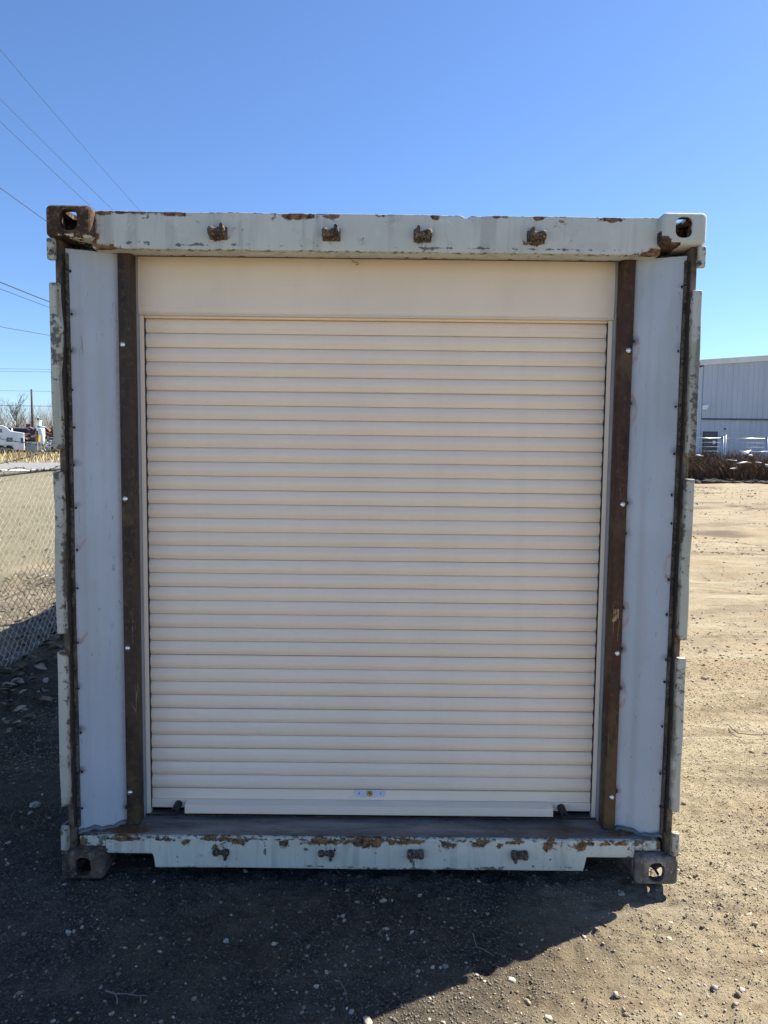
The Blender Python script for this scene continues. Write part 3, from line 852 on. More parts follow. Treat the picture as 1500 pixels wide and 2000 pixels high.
# --- grey end panels
TACK = {-1: [525, 604, 674, 747, 818, 890, 973, 1055, 1130, 1238, 1330, 1420, 1500, 1575], 1: [540, 660, 765, 855, 935, 990, 1100, 1170, 1260, 1305, 1395, 1492, 1560]}
INNER = {-1: [(1590, .5)], 1: [(640, 1), (760, .9), (955, .8), (1015, .6), (1165, 1.0), (1250, 1.0), (1330, .9), (1545, .8)]}
def zpx(y): return 2.438 - (y - 490) * (2.264 / 1132.0)
for sx in (-1, 1):
    xs = np.concatenate([np.linspace(0, 1, 28)])
    zs = np.linspace(.166, 2.448, 330)
    A, B = np.meshgrid(xs, zs, indexing='ij')
    xa = A.ravel(); z = B.ravel().copy()
    x = 1.1705 - xa * .1685
    yb = .062 + .075 * xa
    # shallow trapezoid folds
    fold = np.interp(xa, [0, .22, .30, .62, .70, 1.0], [0, 0, .004, .004, 0, 0])
    y = yb - fold + .004 * vnoise(xa * 1.5 + sx, z / .5, 61)
    st = np.zeros((len(z), 3))
    for p in TACK[sx]:
        d = np.hypot((x - 1.164) / (.012 + .024 * rp.random()), (z - zpx(p) - .01 * rp.random()) / (.008 + .016 * rp.random()))
        st[:, 0] = np.maximum(st[:, 0], np.clip(1.1 - d, 0, 1) * (.15 + .8 * rp.random()))
    for p, k in INNER[sx]:
        d = np.hypot((x - 1.003) / .022, (z - zpx(p)) / .022)
        st[:, 0] = np.maximum(st[:, 0], np.clip(1.1 - d, 0, 1) * k)
        if sx > 0:
            d2 = np.abs(np.hypot((x - 1.0) / .024, (z - zpx(p + 12)) / .055) - 1) * 4
            st[:, 1] = np.maximum(st[:, 1], np.clip(1 - d2, 0, 1) * (.9 if p in (640, 760, 1165, 1330) else .25))
    st[:, 1] = np.maximum(st[:, 1], np.clip(1 - np.abs(x - 1.160) / .006, 0, 1) * (.25 + .8 * vnoise(z / .16, z * 0, 63 + sx)))
    if sx < 0:
        st[:, 1] = np.maximum(st[:, 1], np.clip(1 - np.abs(x - 1.010) / .006, 0, 1) * (.45 + .6 * vnoise(z / .2, z * 0, 65)))
        for p in (1055, 1240):
            st[:, 1] = np.maximum(st[:, 1], np.clip(1 - np.abs((x - 1.15) + (z - zpx(p)) * .7) / .008, 0, 1) * (np.abs(x - 1.14) < .016) * .9)
    else:
        d2 = np.abs(np.hypot((x - 1.158) / .016, (z - zpx(1080)) / .05) - 1) * 3
        st[:, 1] = np.maximum(st[:, 1], np.clip(1 - d2, 0, 1) * .9)
    st[:, 2] = np.clip(.25 + 1.4 * vnoise(xa / .22, z / .5, 66 + sx), 0, 1)
    n1, n2 = len(xs), len(zs)
    i, j = np.meshgrid(np.arange(n1 - 1), np.arange(n2 - 1), indexing='ij')
    a = (i * n2 + j).ravel()
    f = np.stack([a, a + n2, a + n2 + 1, a + 1], 1)
    V = np.stack([sx * x, y, z], 1)
    # give the sheet its thickness
    V2 = V.copy(); V2[:, 1] += .003
    f2 = f[:, ::-1] + len(V)
    if sx > 0: f, f2 = f[:, ::-1], f2[:, ::-1]
    f, f2 = f[:, ::-1], f2[:, ::-1]
    me = np_mesh('end_panel', np.concatenate([V, V2]), np.concatenate([f, f2]), np.concatenate([st, st]), 'stain')
    link('end_panel', me, 'panel_grey', ct, True)
    # sealant and tacks
    b = MB()
    pts = [(sx * (1.168 - t * .166), .054 + .075 * t, .170 + .006 * math.sin(t * 9 + sx) + .004 * math.sin(t * 23)) for t in np.linspace(0, 1, 16)]
    b.tube(pts, [.007 + .003 * abs(math.sin(k * 1.7)) for k in range(16)], 7)
    b.build('sealant_bead', 'sealant', ct, 0, True)
    b = MB()
    for p in TACK[sx]:
        zz = zpx(p)
        v = ICO1[0] * (1 + .3 * rng.standard_normal((12, 1)).clip(-1, 1)) * rp.uniform(.5, 1.1) * np.array([.006, .006, .0045]) + np.array([sx * 1.163, .050, zz])
        b.add(v, ICO1[1])
        v = ICO1[0] * (1 + .3 * rng.standard_normal((12, 1)).clip(-1, 1)) * np.array([.0045, .004, .006]) + np.array([sx * (1.155 + rp.uniform(-.003, .004)), .064, zz - .004])
        b.add(v, ICO1[1])
    for p, k in INNER[sx]:
        v = ICO1[0] * (1 + .3 * rng.standard_normal((12, 1)).clip(-1, 1)) * np.array([.006, .008, .008]) + np.array([sx * 1.000, .126, zpx(p)])
        b.add(v, ICO1[1])
    tk = b.build('weld_tacks', 'weld', ct, 0, True)
    tk['kind'] = 'stuff'

# --- rusty jamb posts with bolts
def jamb_mat(name, a, b_, c, foot=False):
    n = NT(name)
    f1 = n.noise(5, 6, .7, n.coord((1, 1, .3))); f2 = n.noise(48, 6, .78); f3 = n.noise(60, 5, .7, n.coord((1, 1, .03)))
    col = n.mix(n.ramp(f1, .42, .58), a, b_)
    col = n.mix(n.ramp(f2, .50, .64, 0, .8), col, c)
    col = n.mix(n.ramp(f3, .52, .66, 0, .5), col, tuple(x * 2.2 for x in a))
    pt = n.noise(2.6, 5, .65)
    col = n.mix(n.ramp(pt, .55, .66, 0, .5), col, (.17, .115, .055))
    sc = n.noise(14, 3, .5, n.coord((2.5, 1, .25)), .8)
    col = n.mix(n.ramp(sc, .72, .74, 0, .5), col, (.28, .25, .21))
    if foot:
        sx3 = n.n('ShaderNodeSeparateXYZ'); n.lk(n.tc.outputs['Object'], sx3.inputs[0])
        zz = n.math('ADD', sx3.outputs['Z'], n.math('MULTIPLY', n.noise(18, 5, .7), .35))
        fm = n.math('MULTIPLY', n.ramp(zz, 1.18, 1.30, 1, 0), n.ramp(n.noise(12, 6, .75, n.coord((1, 1, .25))), .45, .6, .0, .55))
        col = n.mix(fm, col, (.15, .098, .045))
    n.fin(col, .7, n.bump(f2, .0012), .1, .35)
jamb_mat('jamb_left', (.026, .021, .018), (.065, .043, .028), (.12, .072, .040))
jamb_mat('jamb_right', (.026, .016, .012), (.068, .034, .020), (.14, .062, .028), True)
for sx, (xo, xi), mt in ((-1, (.9975, .946), 'jamb_left'), (1, (.9990, .950), 'jamb_right')):
    b = MB(); x0, x1 = sorted((sx * xo, sx * xi))
    b.box(x0, x1, .118, .186, .1658, 2.452)
    j = b.build('jamb_post', mt, ct, .006, True, 3)
    j['label'] = 'dark brown steel jamb post' if sx < 0 else 'rust-brown steel jamb post with scraped patch'
    for z in (2.102, 1.503, .904, .306):
        b = MB(); cx = sx * .9805
        b.lathe([(.0105, .0), (.0105, -.002), (.0095, -.004), (.006, -.0062), (.002, -.007)], (cx, .1178, z), 'y', 16)
        b.build('bolt', 'bolt_zinc', j, 0, True)
    if sx > 0:
        b = MB()
        for k in range(9):
            v = ICO1[0] * np.array([rng.uniform(.003, .008), .0012, rng.uniform(.006, .016)]) + np.array([.972 + rng.uniform(-.014, .012), .1175, 1.055 + rng.uniform(-.02, .02)])
            b.add(v, ICO1[1])
        b.tube([(.958, .1172, 1.10), (.960, .117, 1.06), (.962, .1172, .98)], .0012, 5)
        b.tube([(.985, .1172, 1.04), (.982, .117, 1.0), (.979, .1172, .95)], .001, 5)
        b.build('cutting_slag', 'slag', j, 0, True)
    # grey side frame between the post and the guide
    b = MB(); x0, x1 = sorted((sx * .9535, sx * .9475))
    b.box(x0, x1, .1865, .262, .1660, 2.4585)
    b.build('side_frame', 'frame_grey', ct, .001)

# --- roll-up door
b = MB(); b.box(-.946, .946, .256, .261, .19, 2.235)
door = b.build('roll_up_door', 'door_beige', ct); door['label'] = 'beige roll-up shutter door closed'
PZ0, PITCH, NS = 2.223, .05744, 34
prof = [(0, .0000), (.010, .0026), (.08, .0062), (.18, .0095), (.30, .0118), (.315, .0110), (.33, .0121), (.46, .0130), (.60, .0127), (.645, .0124), (.655, .0112), (.675, .0118), (.78, .0096), (.88, .0066), (.95, .0040), (.955, -.0045), (1.0, -.0045)]
pl = [(.2465 - o, -t * PITCH) for t, o in prof]
slat_meshes = []
ring = pl + [(.2545, -PITCH * .998), (.2545, -.0002)]
for var in range(6):
    xs = np.linspace(-.929, .929, 25); nr = len(ring); sv = []; sf = []
    for k, x in enumerate(xs):
        dy = .0009 * float(vnoise(np.array([x / .35 + 9 * var]), np.array([var * 3.1]), 15)[0]); dz = .0007 * float(vnoise(np.array([x / .5 + 5 * var]), np.array([var * 1.7]), 16)[0])
        sv += [(x, p[0] + (dy if q < nr - 2 else 0), p[1] + dz) for q, p in enumerate(ring)]
    for k in range(24):
        sf += [(k * nr + q, k * nr + (q + 1) % nr, (k + 1) * nr + (q + 1) % nr, (k + 1) * nr + q) for q in range(nr)]
    sf += [tuple(range(nr)), tuple(range(24 * nr, 25 * nr))]
    sm = MB(); sm.add(sv, sf); sme = sm.mesh('slat')
    bm = bmesh.new(); bm.from_mesh(sme); bmesh.ops.recalc_face_normals(bm, faces=bm.faces); bm.to_mesh(sme); bm.free()
    sme.materials.append(MATS['door_beige']); slat_meshes.append(sme)
for k in range(NS):
    o = bpy.data.objects.new('slat', slat_meshes[(k * 5 + k // 6) % 6]); COL.objects.link(o); o.parent = door
    o.location = (rng.uniform(-.0004, .0004), rng.uniform(-.0004, .0004), PZ0 - PITCH * k)
    o.rotation_euler = (rng.uniform(-.003, .003), 0, 0)
b = MB(); b.box(-.929, .929, .2365, .2545, .2255, .2690); b.build('bottom_slat', 'door_beige', door, .0015)
b = MB(); b.box(-.929, .929, .2290, .2467, .1895, .2250); b.build('bottom_bar', 'door_beige', door, .002)
b = MB(); b.prism([(.2285, .226), (.190, .2195), (.188, .2175), (.188, .185), (.191, .184), (.191, .215), (.2285, .2215)], 'x', -.7785, .7605)
b.build('lift_bar', 'door_beige', door)
b = MB(); b.box(-.80, .80, .2466, .262, .172, .189); b.build('bottom_seal', 'weather_strip', door)
for sx, xc in ((-1, -.815), (1, .803)):
    b = MB()
    b.lathe([(.004, -.030), (.006, -.064), (.0125, -.066), (.0145, -.060), (.0155, -.02), (.0165, 0.0), (.0165, .004)], (xc, .226, .2055), 'y', 18)
    b.build('rubber_stop', 'rubber', door, 0, True)
b = MB()
pts = []
for (cx, a0) in ((.0455, -90), (-.0605, 90)):
    for k in range(9):
        t = math.radians(a0 + k * 22.5); pts.append((cx + .0150 * math.cos(t), .2575 + .0150 * math.sin(t)))
b.prism(pts, 'y', .2325, .2364); lp = b.build('lock_plate', 'lock_white', door, .0008)
b = MB(); b.lathe([(.0125, .0), (.0125, -.004), (.0105, -.0065), (.0085, -.007), (.008, -.0045), (.002, -.0045)], (-.0075, .2324, .2575), 'y', 20)
b.build('lock_cylinder', 'brass', door, 0, True)
for x in (-.052, .038):
    b = MB(); b.lathe([(.0028, 0), (.0026, -.0012), (.001, -.0016)], (x, .2324, .2575), 'y', 10); b.build('screw', 'wire_dark', door)
b = MB(); b.box(-.0083, -.0067, .2250, .2275, .2535, .2600); b.build('keyhole', 'wire_dark', door)
for sx in (-1, 1):
    b = MB(); x0, x1 = sorted((sx * .9472, sx * .9305))
    b.box(x0, x1, .219, .2455, .1662, 2.2318)
    b.build('guide_rail', 'door_beige', door, .0015)
    b = MB(); x0, x1 = sorted((sx * .9303, sx * .9275))
    b.box(x0, x1, .224, .240, .19, 2.223); b.build('guide_brush', 'weather_strip', door)
# hood: a gently bowed sheet with folded lower lip
hp = [(.2075, 2.4585), (.2060, 2.42), (.2045, 2.34), (.2050, 2.262), (.2085, 2.2465), (.2085, 2.2420), (.2045, 2.2345), (.2065, 2.2325), (.245, 2.2325), (.245, 2.4585)]
b = MB(); b.prism(hp, 'x', -.9465, .9465); b.build('hood', 'hood_beige', door)
b = MB(); b.box(-.929, .929, .226, .2466, 2.2235, 2.2322); b.build('hood_lip', 'door_beige', door, .002)

# --- long sides, roof, floor, rear
def corrugated(y0, y1, pitch=.278, depth=.036):
    pts = []; y = y0
    while y < y1 - pitch:
        pts += [(y, 0), (y + .07, 0), (y + .139, depth), (y + .209, depth)]; y += pitch
    pts.append((y1, 0))
    return pts
for sx in (-1, 1):
    pts = corrugated(.19, L - .18)
    v = []; f = []
    for (y, d) in pts:
        x = sx * (1.205 - d)
        v += [(x, y, .155), (x, y, 2.535), (x - sx * .002, y, 2.535), (x - sx * .002, y, .155)]
    for k in range(len(pts) - 1):
        a = 4 * k
        f += [(a, a + 4, a + 5, a + 1), (a + 2, a + 6, a + 7, a + 3)]
    b = MB(); b.add(v, f); b.build('side_wall', 'side_paint', ct)
    b = MB(); x0, x1 = sorted((sx * 1.217, sx * 1.150)); b.box(x0, x1, .1785, L - .1785, 2.5355, 2.585); b.build('top_side_rail', 'side_paint', ct, .004)
    b = MB(); b.box(x0, x1, .1785, L - .1785, .036, .1545); b.build('bottom_side_rail', 'side_paint', ct, .004)
    b = MB(); x0, x1 = sorted((sx * 1.21, sx * 1.12)); b.box(x0, x1, L - .16, L - .005, .1185, 2.4725); b.build('rear_post', 'side_paint', ct, .004)
pts = corrugated(.14, L - .18, .209, .018)
v = []; f = []
for (y, d) in pts: v += [(-1.149, y, 2.578 - d), (1.149, y, 2.578 - d)]
for k in range(len(pts) - 1): f.append((2 * k, 2 * k + 1, 2 * k + 3, 2 * k + 2))
b = MB(); b.add(v, f); b.build('roof', 'side_paint', ct)
b = MB(); b.box(-1.148, 1.148, .27, L - .2, .13, .158); b.build('floor', 'dark_inside', ct)
b = MB()
for k in range(38): b.box(-1.149, 1.149, .3 + k * .31, .345 + k * .31, .04, .1295)
b.build('floor_bearers', 'rust_dark', ct)
b = MB(); b.box(-1.11, 1.11, L - .08, L - .04, .12, 2.55); b.build('rear_wall', 'side_paint', ct, .003)
# dry stem caught in the header
b = MB(); b.tube([(-.100, .200, 2.456), (-.096, .196, 2.447), (-.082, .194, 2.441), (-.071, .194, 2.440), (-.072, .194, 2.433), (-.085, .195, 2.434)], .0011, 5)
tag(b.build('dry_stem', 'bark', None, 0, True), 'thin brown dry stem hanging from the gap above the beige hood', 'stem')

# ------------------------------------------------------------------ ground litter
def twig(name, pts, r, lab, branches=(), mat='bark_pale'):
    b = MB()
    def lay(ps): return [(x, y, float(ground_z(x, y)) + .006 + dz) for (x, y, dz) in ps]
    P = lay(pts); b.tube(P, [r * (1 - .6 * k / (len(P) - 1)) for k in range(len(P))], 6)
    for br in branches: b.tube(lay(br), r * .6, 5)
    return tag(b.build(name, mat, None, 0, True), lab, 'twig')
twig('twig', [(-.83, -.575, 0), (-.79, -.60, .006), (-.76, -.595, .003), (-.72, -.605, .004), (-.69, -.60, 0)], .003, 'pale forked root twig lying in shadow below the left half of the sill',
     [[(-.79, -.60, .006), (-.775, -.625, .004), (-.77, -.64, 0)], [(-.74, -.60, .004), (-.73, -.58, .008)], [(-.71, -.605, .003), (-.70, -.63, 0)]])
twig('twig', [(.37, -.30, .025), (.375, -.36, .012), (.40, -.375, .006), (.43, -.385, 0)], .0022, 'thin bent twig lying in shadow near the sunlit edge', [[(.375, -.36, .012), (.36, -.37, .01)]])
twig('twig', [(-.09, -.53, 0), (-.075, -.57, .008), (-.065, -.60, .004), (-.06, -.63, 0)], .0018, 'short whitish root hair in shadow below the middle of the sill', [[(-.075, -.57, .008), (-.09, -.575, .004)]])
twig('twig', [(2.292, 1.858, .01), (2.262, 1.76, .015), (2.272, 1.70, .01), (2.343, 1.661, .02), (2.43, 1.68, .02), (2.56, 1.77, .0)], .004, 'dark curved wire-like twig on the sunlit dirt right of the container', mat='bark')
twig('twig', [(-1.50, .74, .0), (-1.475, .62, .008), (-1.46, .55, .0)], .004, 'straight pale stick on dark soil left of the container')
twig('twig', [(-1.40, .43, .0), (-1.375, .50, .010), (-1.345, .55, .0)], .007, 'short wide tan bark chip beside the left side of the container')
def leaves():
    v = []; f = []; c = []
    n = 1500
    for k in range(n):
        y = rng.uniform(.6, 9.0); x = -2.75 + rng.normal(0, .30) - (rng.uniform() < .6) * rng.exponential(.9)
        if x > -1.35 or x < -6: continue
        s_ = rng.uniform(.022, .05); t = rng.uniform(0, 6.28); cv = rng.uniform(.2, .7) * s_
        z = float(ground_z(x, y)) + .008 + rng.uniform(0, .035)
        ti = rng.uniform(-.5, .5); tj = rng.uniform(-.5, .5)
        base = len(v); col = np.array([(.30, .24, .17), (.22, .16, .10), (.38, .33, .26), (.16, .13, .10)][rng.integers(0, 4)])
        for (u, w) in ((-1, 0), (-.35, -.5), (-.35, .5), (.4, -.45), (.4, .45), (1, 0), (-.3, 0), (.4, 0)):
            h = cv * (abs(w) * 1.4 + .3 * u * u)
            px = u * s_; py = w * s_
            v.append((x + px * math.cos(t) - py * math.sin(t), y + px * math.sin(t) + py * math.cos(t), z + h + px * ti + py * tj)); c.append(col)
        for q in ((0, 1, 6, 6), (0, 6, 2, 2), (1, 3, 7, 6), (6, 7, 4, 2), (3, 5, 7, 7), (7, 5, 4, 4)):
            if q[2] == q[3]: f.append((base + q[0], base + q[1], base + q[2]));
            else: f.append((base + q[0], base + q[1], base + q[2])); f.append((base + q[0], base + q[2], base + q[3]))
    return np_mesh('leaf_litter', np.array(v), np.array(f), np.array(c))
o = link('leaf_litter', leaves(), 'plant'); tag(o, 'dry brown leaves drifted along the foot of the wire fence', 'leaves', kind='stuff')

def blades(name, x, y, z, h, w, lean, cols, seg=2):
    n = len(x)
    t = rng.uniform(0, 2 * np.pi, n); lt = rng.uniform(0, 2 * np.pi, n)
    wx, wy = np.cos(t) * w / 2, np.sin(t) * w / 2
    lx, ly = np.cos(lt) * lean * h, np.sin(lt) * lean * h
    V = np.zeros((n, 6, 3))
    for k, (fr, ws, ls) in enumerate(((0, 1, 0), (.55, .8, .35), (1, .12, 1))):
        V[:, 2 * k, 0] = x - wx * ws + lx * ls; V[:, 2 * k, 1] = y - wy * ws + ly * ls; V[:, 2 * k, 2] = z + h * fr
        V[:, 2 * k + 1, 0] = x + wx * ws + lx * ls; V[:, 2 * k + 1, 1] = y + wy * ws + ly * ls; V[:, 2 * k + 1, 2] = z + h * fr
    q = np.array([[0, 1, 3, 2], [2, 3, 5, 4]])
    F = (q[None] + (np.arange(n) * 6)[:, None, None]).reshape(-1, 4)
    return np_mesh(name, V.reshape(-1, 3), F, np.repeat(cols, 6, 0))
# short dead grass beyond the fence
n = 16000
x = -2.75 - rng.uniform(0, 1, n) ** 1.4 * 7; y = rng.uniform(1.5, 16, n)
k = (vnoise(x / .6, y / .6, 71) > -.22); x, y = x[k], y[k]; n = len(x)
cols = np.array([(.19, .165, .10), (.15, .135, .075), (.26, .23, .16), (.11, .11, .05)])[rng.integers(0, 4, n)]
o = link('dead_lawn', blades('dead_lawn', x, y, ground_z(x, y) - .005, rng.uniform(.02, .08, n), .006, 1.3, cols), 'plant')
tag(o, 'short straw-coloured grass beyond the wire fence', 'grass', kind='stuff')
# green-brown weeds left of the container
n = 2600
x = rng.uniform(-2.75, -1.32, n); y = rng.uniform(.3, 4.5, n)
k = vnoise(x / .35, y / .3, 72) > .12; x, y = x[k], y[k]; n = len(x)
cols = np.array([(.10, .11, .05), (.16, .14, .07), (.24, .20, .12)])[rng.integers(0, 3, n)]
o = link('weeds', blades('weeds', x, y, ground_z(x, y) - .004, rng.uniform(.015, .06, n), .005, 1.2, cols), 'plant')
tag(o, 'sparse low weeds on the dark soil left of the container', 'weeds', kind='stuff')

# ------------------------------------------------------------------ wire fence at left
FX = -2.80; FT = 1.49
fence = empty('chain_link_fence', (FX, 3.0, 0)); tag(fence, 'chain-link fence with sagging barbed wire left of the container', 'fence')
def gzf(y, x=FX): return float(terrain(x, y))
def fp(o): return subparent(o, fence)
b = MB(); pit = .044; y0f, y1f = -3.0, 13.0
nst = int((y1f - y0f) / pit)
fv = []; ff = []
rows = 18
for k in range(nst):
    yc = y0f + k * pit
    base = gzf(yc) + .03
    hstep = (FT - .03 - .03 * math.sin(k * .9) * .3) / (rows * 2)
    pts = []
    wv = .02 * math.sin(yc * 1.7) + .01 * math.sin(yc * 4.1 + 1)
    for r_ in range(rows * 2 + 1):
        zz = base + r_ * hstep
        yy = yc + (pit / 2 if (r_ + k) % 2 else -pit / 2) * 1.06
        xx = FX + (.0035 if (r_ + k) % 2 else -.0035) + wv * math.sin(math.pi * r_ / rows / 2) + .012 * math.sin(zz * 5 + yc)
        pts.append((xx, yy, zz))
    if rng.uniform() < .75:
        pts.append((pts[-1][0] + .006, pts[-1][1] + rng.uniform(-.01, .02), pts[-1][2] + .02))
    o0 = len(fv); R0 = .0026
    for (px, py, pz) in pts:
        for t in (0, 2.094, 4.189): fv.append((px + R0 * math.cos(t), py + R0 * math.sin(t), pz))
    for r_ in range(len(pts) - 1):
        for t in range(3):
            ff.append((o0 + r_ * 3 + t, o0 + r_ * 3 + (t + 1) % 3, o0 + r_ * 3 + 3 + (t + 1) % 3, o0 + r_ * 3 + 3 + t))
m_ = fp(link('wire_mesh', np_mesh('wire_mesh', np.array(fv), np.array(ff)), 'wire_galv')); m_['kind'] = 'stuff'
for yp in (-1.8, 1.25, 4.42, 7.6, 10.8, 14.0):
    b = MB(); b.tube([(FX - .03, yp, gzf(yp) - .2), (FX - .03, yp, gzf(yp) + 1.52)], .024, 12); po = fp(b.build('fence_post', 'galv', None, 0, True))
    b = MB(); b.tube([(FX - .03, yp, gzf(yp) + 1.50), (FX - .10, yp - .06, gzf(yp) + 1.74)], .008, 6); a_ = b.build('barb_arm', 'wire_dark', None, 0, True); a_.parent = po; a_.matrix_parent_inverse = Matrix.Translation(-Vector(fence.location)).inverted() @ Matrix.Translation(-Vector(fence.location))
b = MB(); b.tube([(FX - .012, y, gzf(y) + FT - .012 + .008 * math.sin(y * 2.1)) for y in np.arange(-4, 16, .4)], .010, 6); fp(b.build('tension_wire', 'wire_dark', None, 0, True))
def barbed(zf, xo=0.0):
    b = MB(); ys = np.arange(-3.5, 15, .10)
    P = [(FX + xo + .01 * math.sin(y * 3), y, zf(y)) for y in ys]
    b.tube(P, .0030, 5)
    for y in np.arange(-3.45, 15, .125):
        p = Vector((FX + xo + .01 * math.sin(y * 3), y, zf(y)))
        b.tube([p - Vector((.0, .007, 0)), p + Vector((0, .007, 0))], .0065, 5)
        for s_ in (-1, 1):
            d = Vector((rng.uniform(-1, 1), .5 * s_, rng.uniform(-1, 1))).normalized() * .022
            b.tube([p - d, p + d], .0016, 4)
    return fp(b.build('barbed_wire', 'wire_dark'))
# heights read where the strands pass the open gap (y about 2.4 to 3.4)
barbed(lambda y: 1.795 - .10 * (y - 2.5) + .055 * (y - 2.5) ** 2 * .6 if -1 < y < 5 else 1.79, -.05)
barbed(lambda y: 1.702 - .05 * (y - 2.5) + .02 * (y - 2.5) ** 2 if -1 < y < 5 else 1.69, -.03)
barbed(lambda y: 1.565 + .075 * (y - 2.5) + .03 * (y - 2.5) ** 2 if 1 < y < 4.6 else 1.64)
barbed(lambda y: 1.530 + .012 * math.sin(y * 7) + .006 * math.sin(y * 17 + 1), .01)
b = MB(); b.tube([(-2.80, 3.42, 1.73), (-2.80, 3.52, 1.66), (-2.80, 3.60, 1.60)], .003, 5); fp(b.build('loose_wire', 'wire_dark'))

# ------------------------------------------------------------------ overhead lines
def px_plane(x, y, X0):
    d = cF + cR * ((x - 750) / 1450.0) - cU * ((y - 1000) / 1450.0)
    return CAM + d * ((X0 - CAM.x) / d.x)
def overhead(p, q, X0, lab, r, ya=-40, yb=75):
    a_, b_ = px_plane(*p, X0), px_plane(*q, X0)
    sl = (b_.z - a_.z) / (b_.y - a_.y); cc = .0011
    # a shallow sagging span through both sighted points
    k = sl - cc * (a_.y + b_.y)
    z0 = a_.z - k * a_.y - cc * a_.y ** 2
    P = [(X0, y, z0 + k * y + cc * y * y) for y in np.linspace(ya, yb, 60)]
    b = MB(); b.tube(P, r, 6)
    return tag(b.build('overhead_wire', 'wire_dark', None, 0, True), lab, 'wire', 'overhead wires along the yard')
overhead((0, 97), (267, 405), -9.6, 'highest thin overhead wire slanting down to the container roof from upper left', .0055)
overhead((0, 193), (215, 405), -9.2, 'second highest thin overhead wire slanting down to the container roof', .0055)
overhead((0, 237), (165, 392), -8.8, 'third highest thin overhead wire, ending at the rusty corner casting', .0055)
overhead((0, 367), (85, 428), -9.2, 'dark overhead wire reaching the side of the rusty upper left casting', .009)
overhead((0, 551), (95, 589), -9.2, 'thick upper one of the close pair of wires at mid-left sky', .014)
overhead((0, 564), (95, 600), -9.2, 'thin lower one of the close pair of wires at mid-left sky', .008)
overhead((0, 638), (97, 655), -9.4, 'single gently sloping wire below the close pair at left', .007)

# ------------------------------------------------------------------ far left: pole, trees, trailer and scrapyard
K = 1450.0
def at(px, py, D):
    """point seen at pixel (px, py) at distance D in front of the lens"""
    d = cF + cR * ((px - 750) / K) - cU * ((py - 1000) / K)
    return CAM + d * D
def base_at(px, D):
    p = at(px, 880, D)
    return Vector((p.x, p.y, float(terrain(p.x, p.y))))
bp = base_at(66, 92)
top = at(64.8, 761, 92).z
pole = empty('utility_pole', bp); tag(pole, 'dark wooden utility pole rising behind the white trailer', 'pole')
b = MB(); b.tube([(0, 0, -1), (-.06, 0, (top - bp.z) * .5), (-.10, 0, top - bp.z)], [.17, .15, .11], 10); b.build('shaft', 'wood_pole', pole, 0, True)
b = MB(); b.tube([(.02, -.22, -.2), (.0, -.22, 1.9)], .10, 10); b.build('yellow_guard', 'yellow_paint', pole, 0, True)
for py, lab, r in ((764, 'faint wire crossing at the top of the utility pole', .018), (793, 'dark wire crossing the middle of the utility pole', .028), (721, 'faint upper distant wire high above the utility pole', .016), (726, 'faint lower distant wire high above the utility pole', .016)):
    c = at(66, py, 92.5); b = MB()
    b.tube([(c.x + t, c.y, c.z + .0011 * t * t * .5 - .011 * t * 0) for t in np.linspace(-60, 40, 40)], r, 5)
    tag(b.build('distant_wire', 'wire_dark', None, 0, True), lab, 'wire', 'distant crossing wires')

def bare_tree(loc, h, label, seed, spread=.55, mat='bark', levels=4, thick=.014):
    rr = random.Random(seed)
    t = empty('bare_tree', loc); tag(t, label, 'tree')
    tb = MB(); cb = MB()
    tr = []
    p = Vector((0, 0, -.3)); d = Vector((0, 0, 1))
    for k in range(9):
        tr.append(p.copy()); p = p + d * h * .105; d = (d + Vector((rr.uniform(-.012, .012), rr.uniform(-.012, .012), 0))).normalized()
    tb.tube(tr, [h * thick * (1 - k * .1) for k in range(9)], 7)
    tb.build('trunk', mat, t, 0, True)
    def br(p, d, l, r, lv):
        pts = [p]; q = p.copy(); dd = d.copy()
        for k in range(4):
            q = q + dd * l / 4; pts.append(q.copy())
            dd = (dd + Vector((rr.uniform(-.25, .25), rr.uniform(-.25, .25), rr.uniform(-.05, .28)))).normalized()
        cb.tube(pts, [r * (1 - .18 * k) for k in range(5)], 4, False)
        if lv > 0:
            for k in range(rr.choice((3, 4))):
                s_ = rr.uniform(.3, 1); i_ = min(3, int(s_ * 4))
                o_ = pts[i_].lerp(pts[i_ + 1], s_ * 4 - i_ if s_ < 1 else 1)
                nd = (dd + Vector((rr.uniform(-.9, .9), rr.uniform(-.9, .9), rr.uniform(-.1, .7)))).normalized()
                br(o_, nd, l * rr.uniform(.5, .72), r * .55, lv - 1)
    for k in range(34):
        s_ = rr.uniform(.22, 1.0); o_ = tr[int(s_ * 8)]
        a_ = rr.uniform(0, 6.28)
        br(o_, Vector((math.cos(a_) * spread, math.sin(a_) * spread, rr.uniform(.45, 1.0))).normalized(), h * rr.uniform(.16, .30) * (1.35 - s_ * .75), h * thick * .30, levels - 2)
    cb.build('crown', mat, t)
    return t
for (px, py, D, lab, sd) in ((34, 756, 96, 'tall bare tree with dark trunk left of the utility pole', 1), (-6, 764, 90, 'bare tree cut by the left edge of the picture', 2), (-45, 760, 100, 'bare tree beyond the left edge behind the trailer', 3)):
    lo = base_at(px, D); h = at(px, py, D).z - lo.z
    bare_tree(lo, h / 1.06, lab, sd)
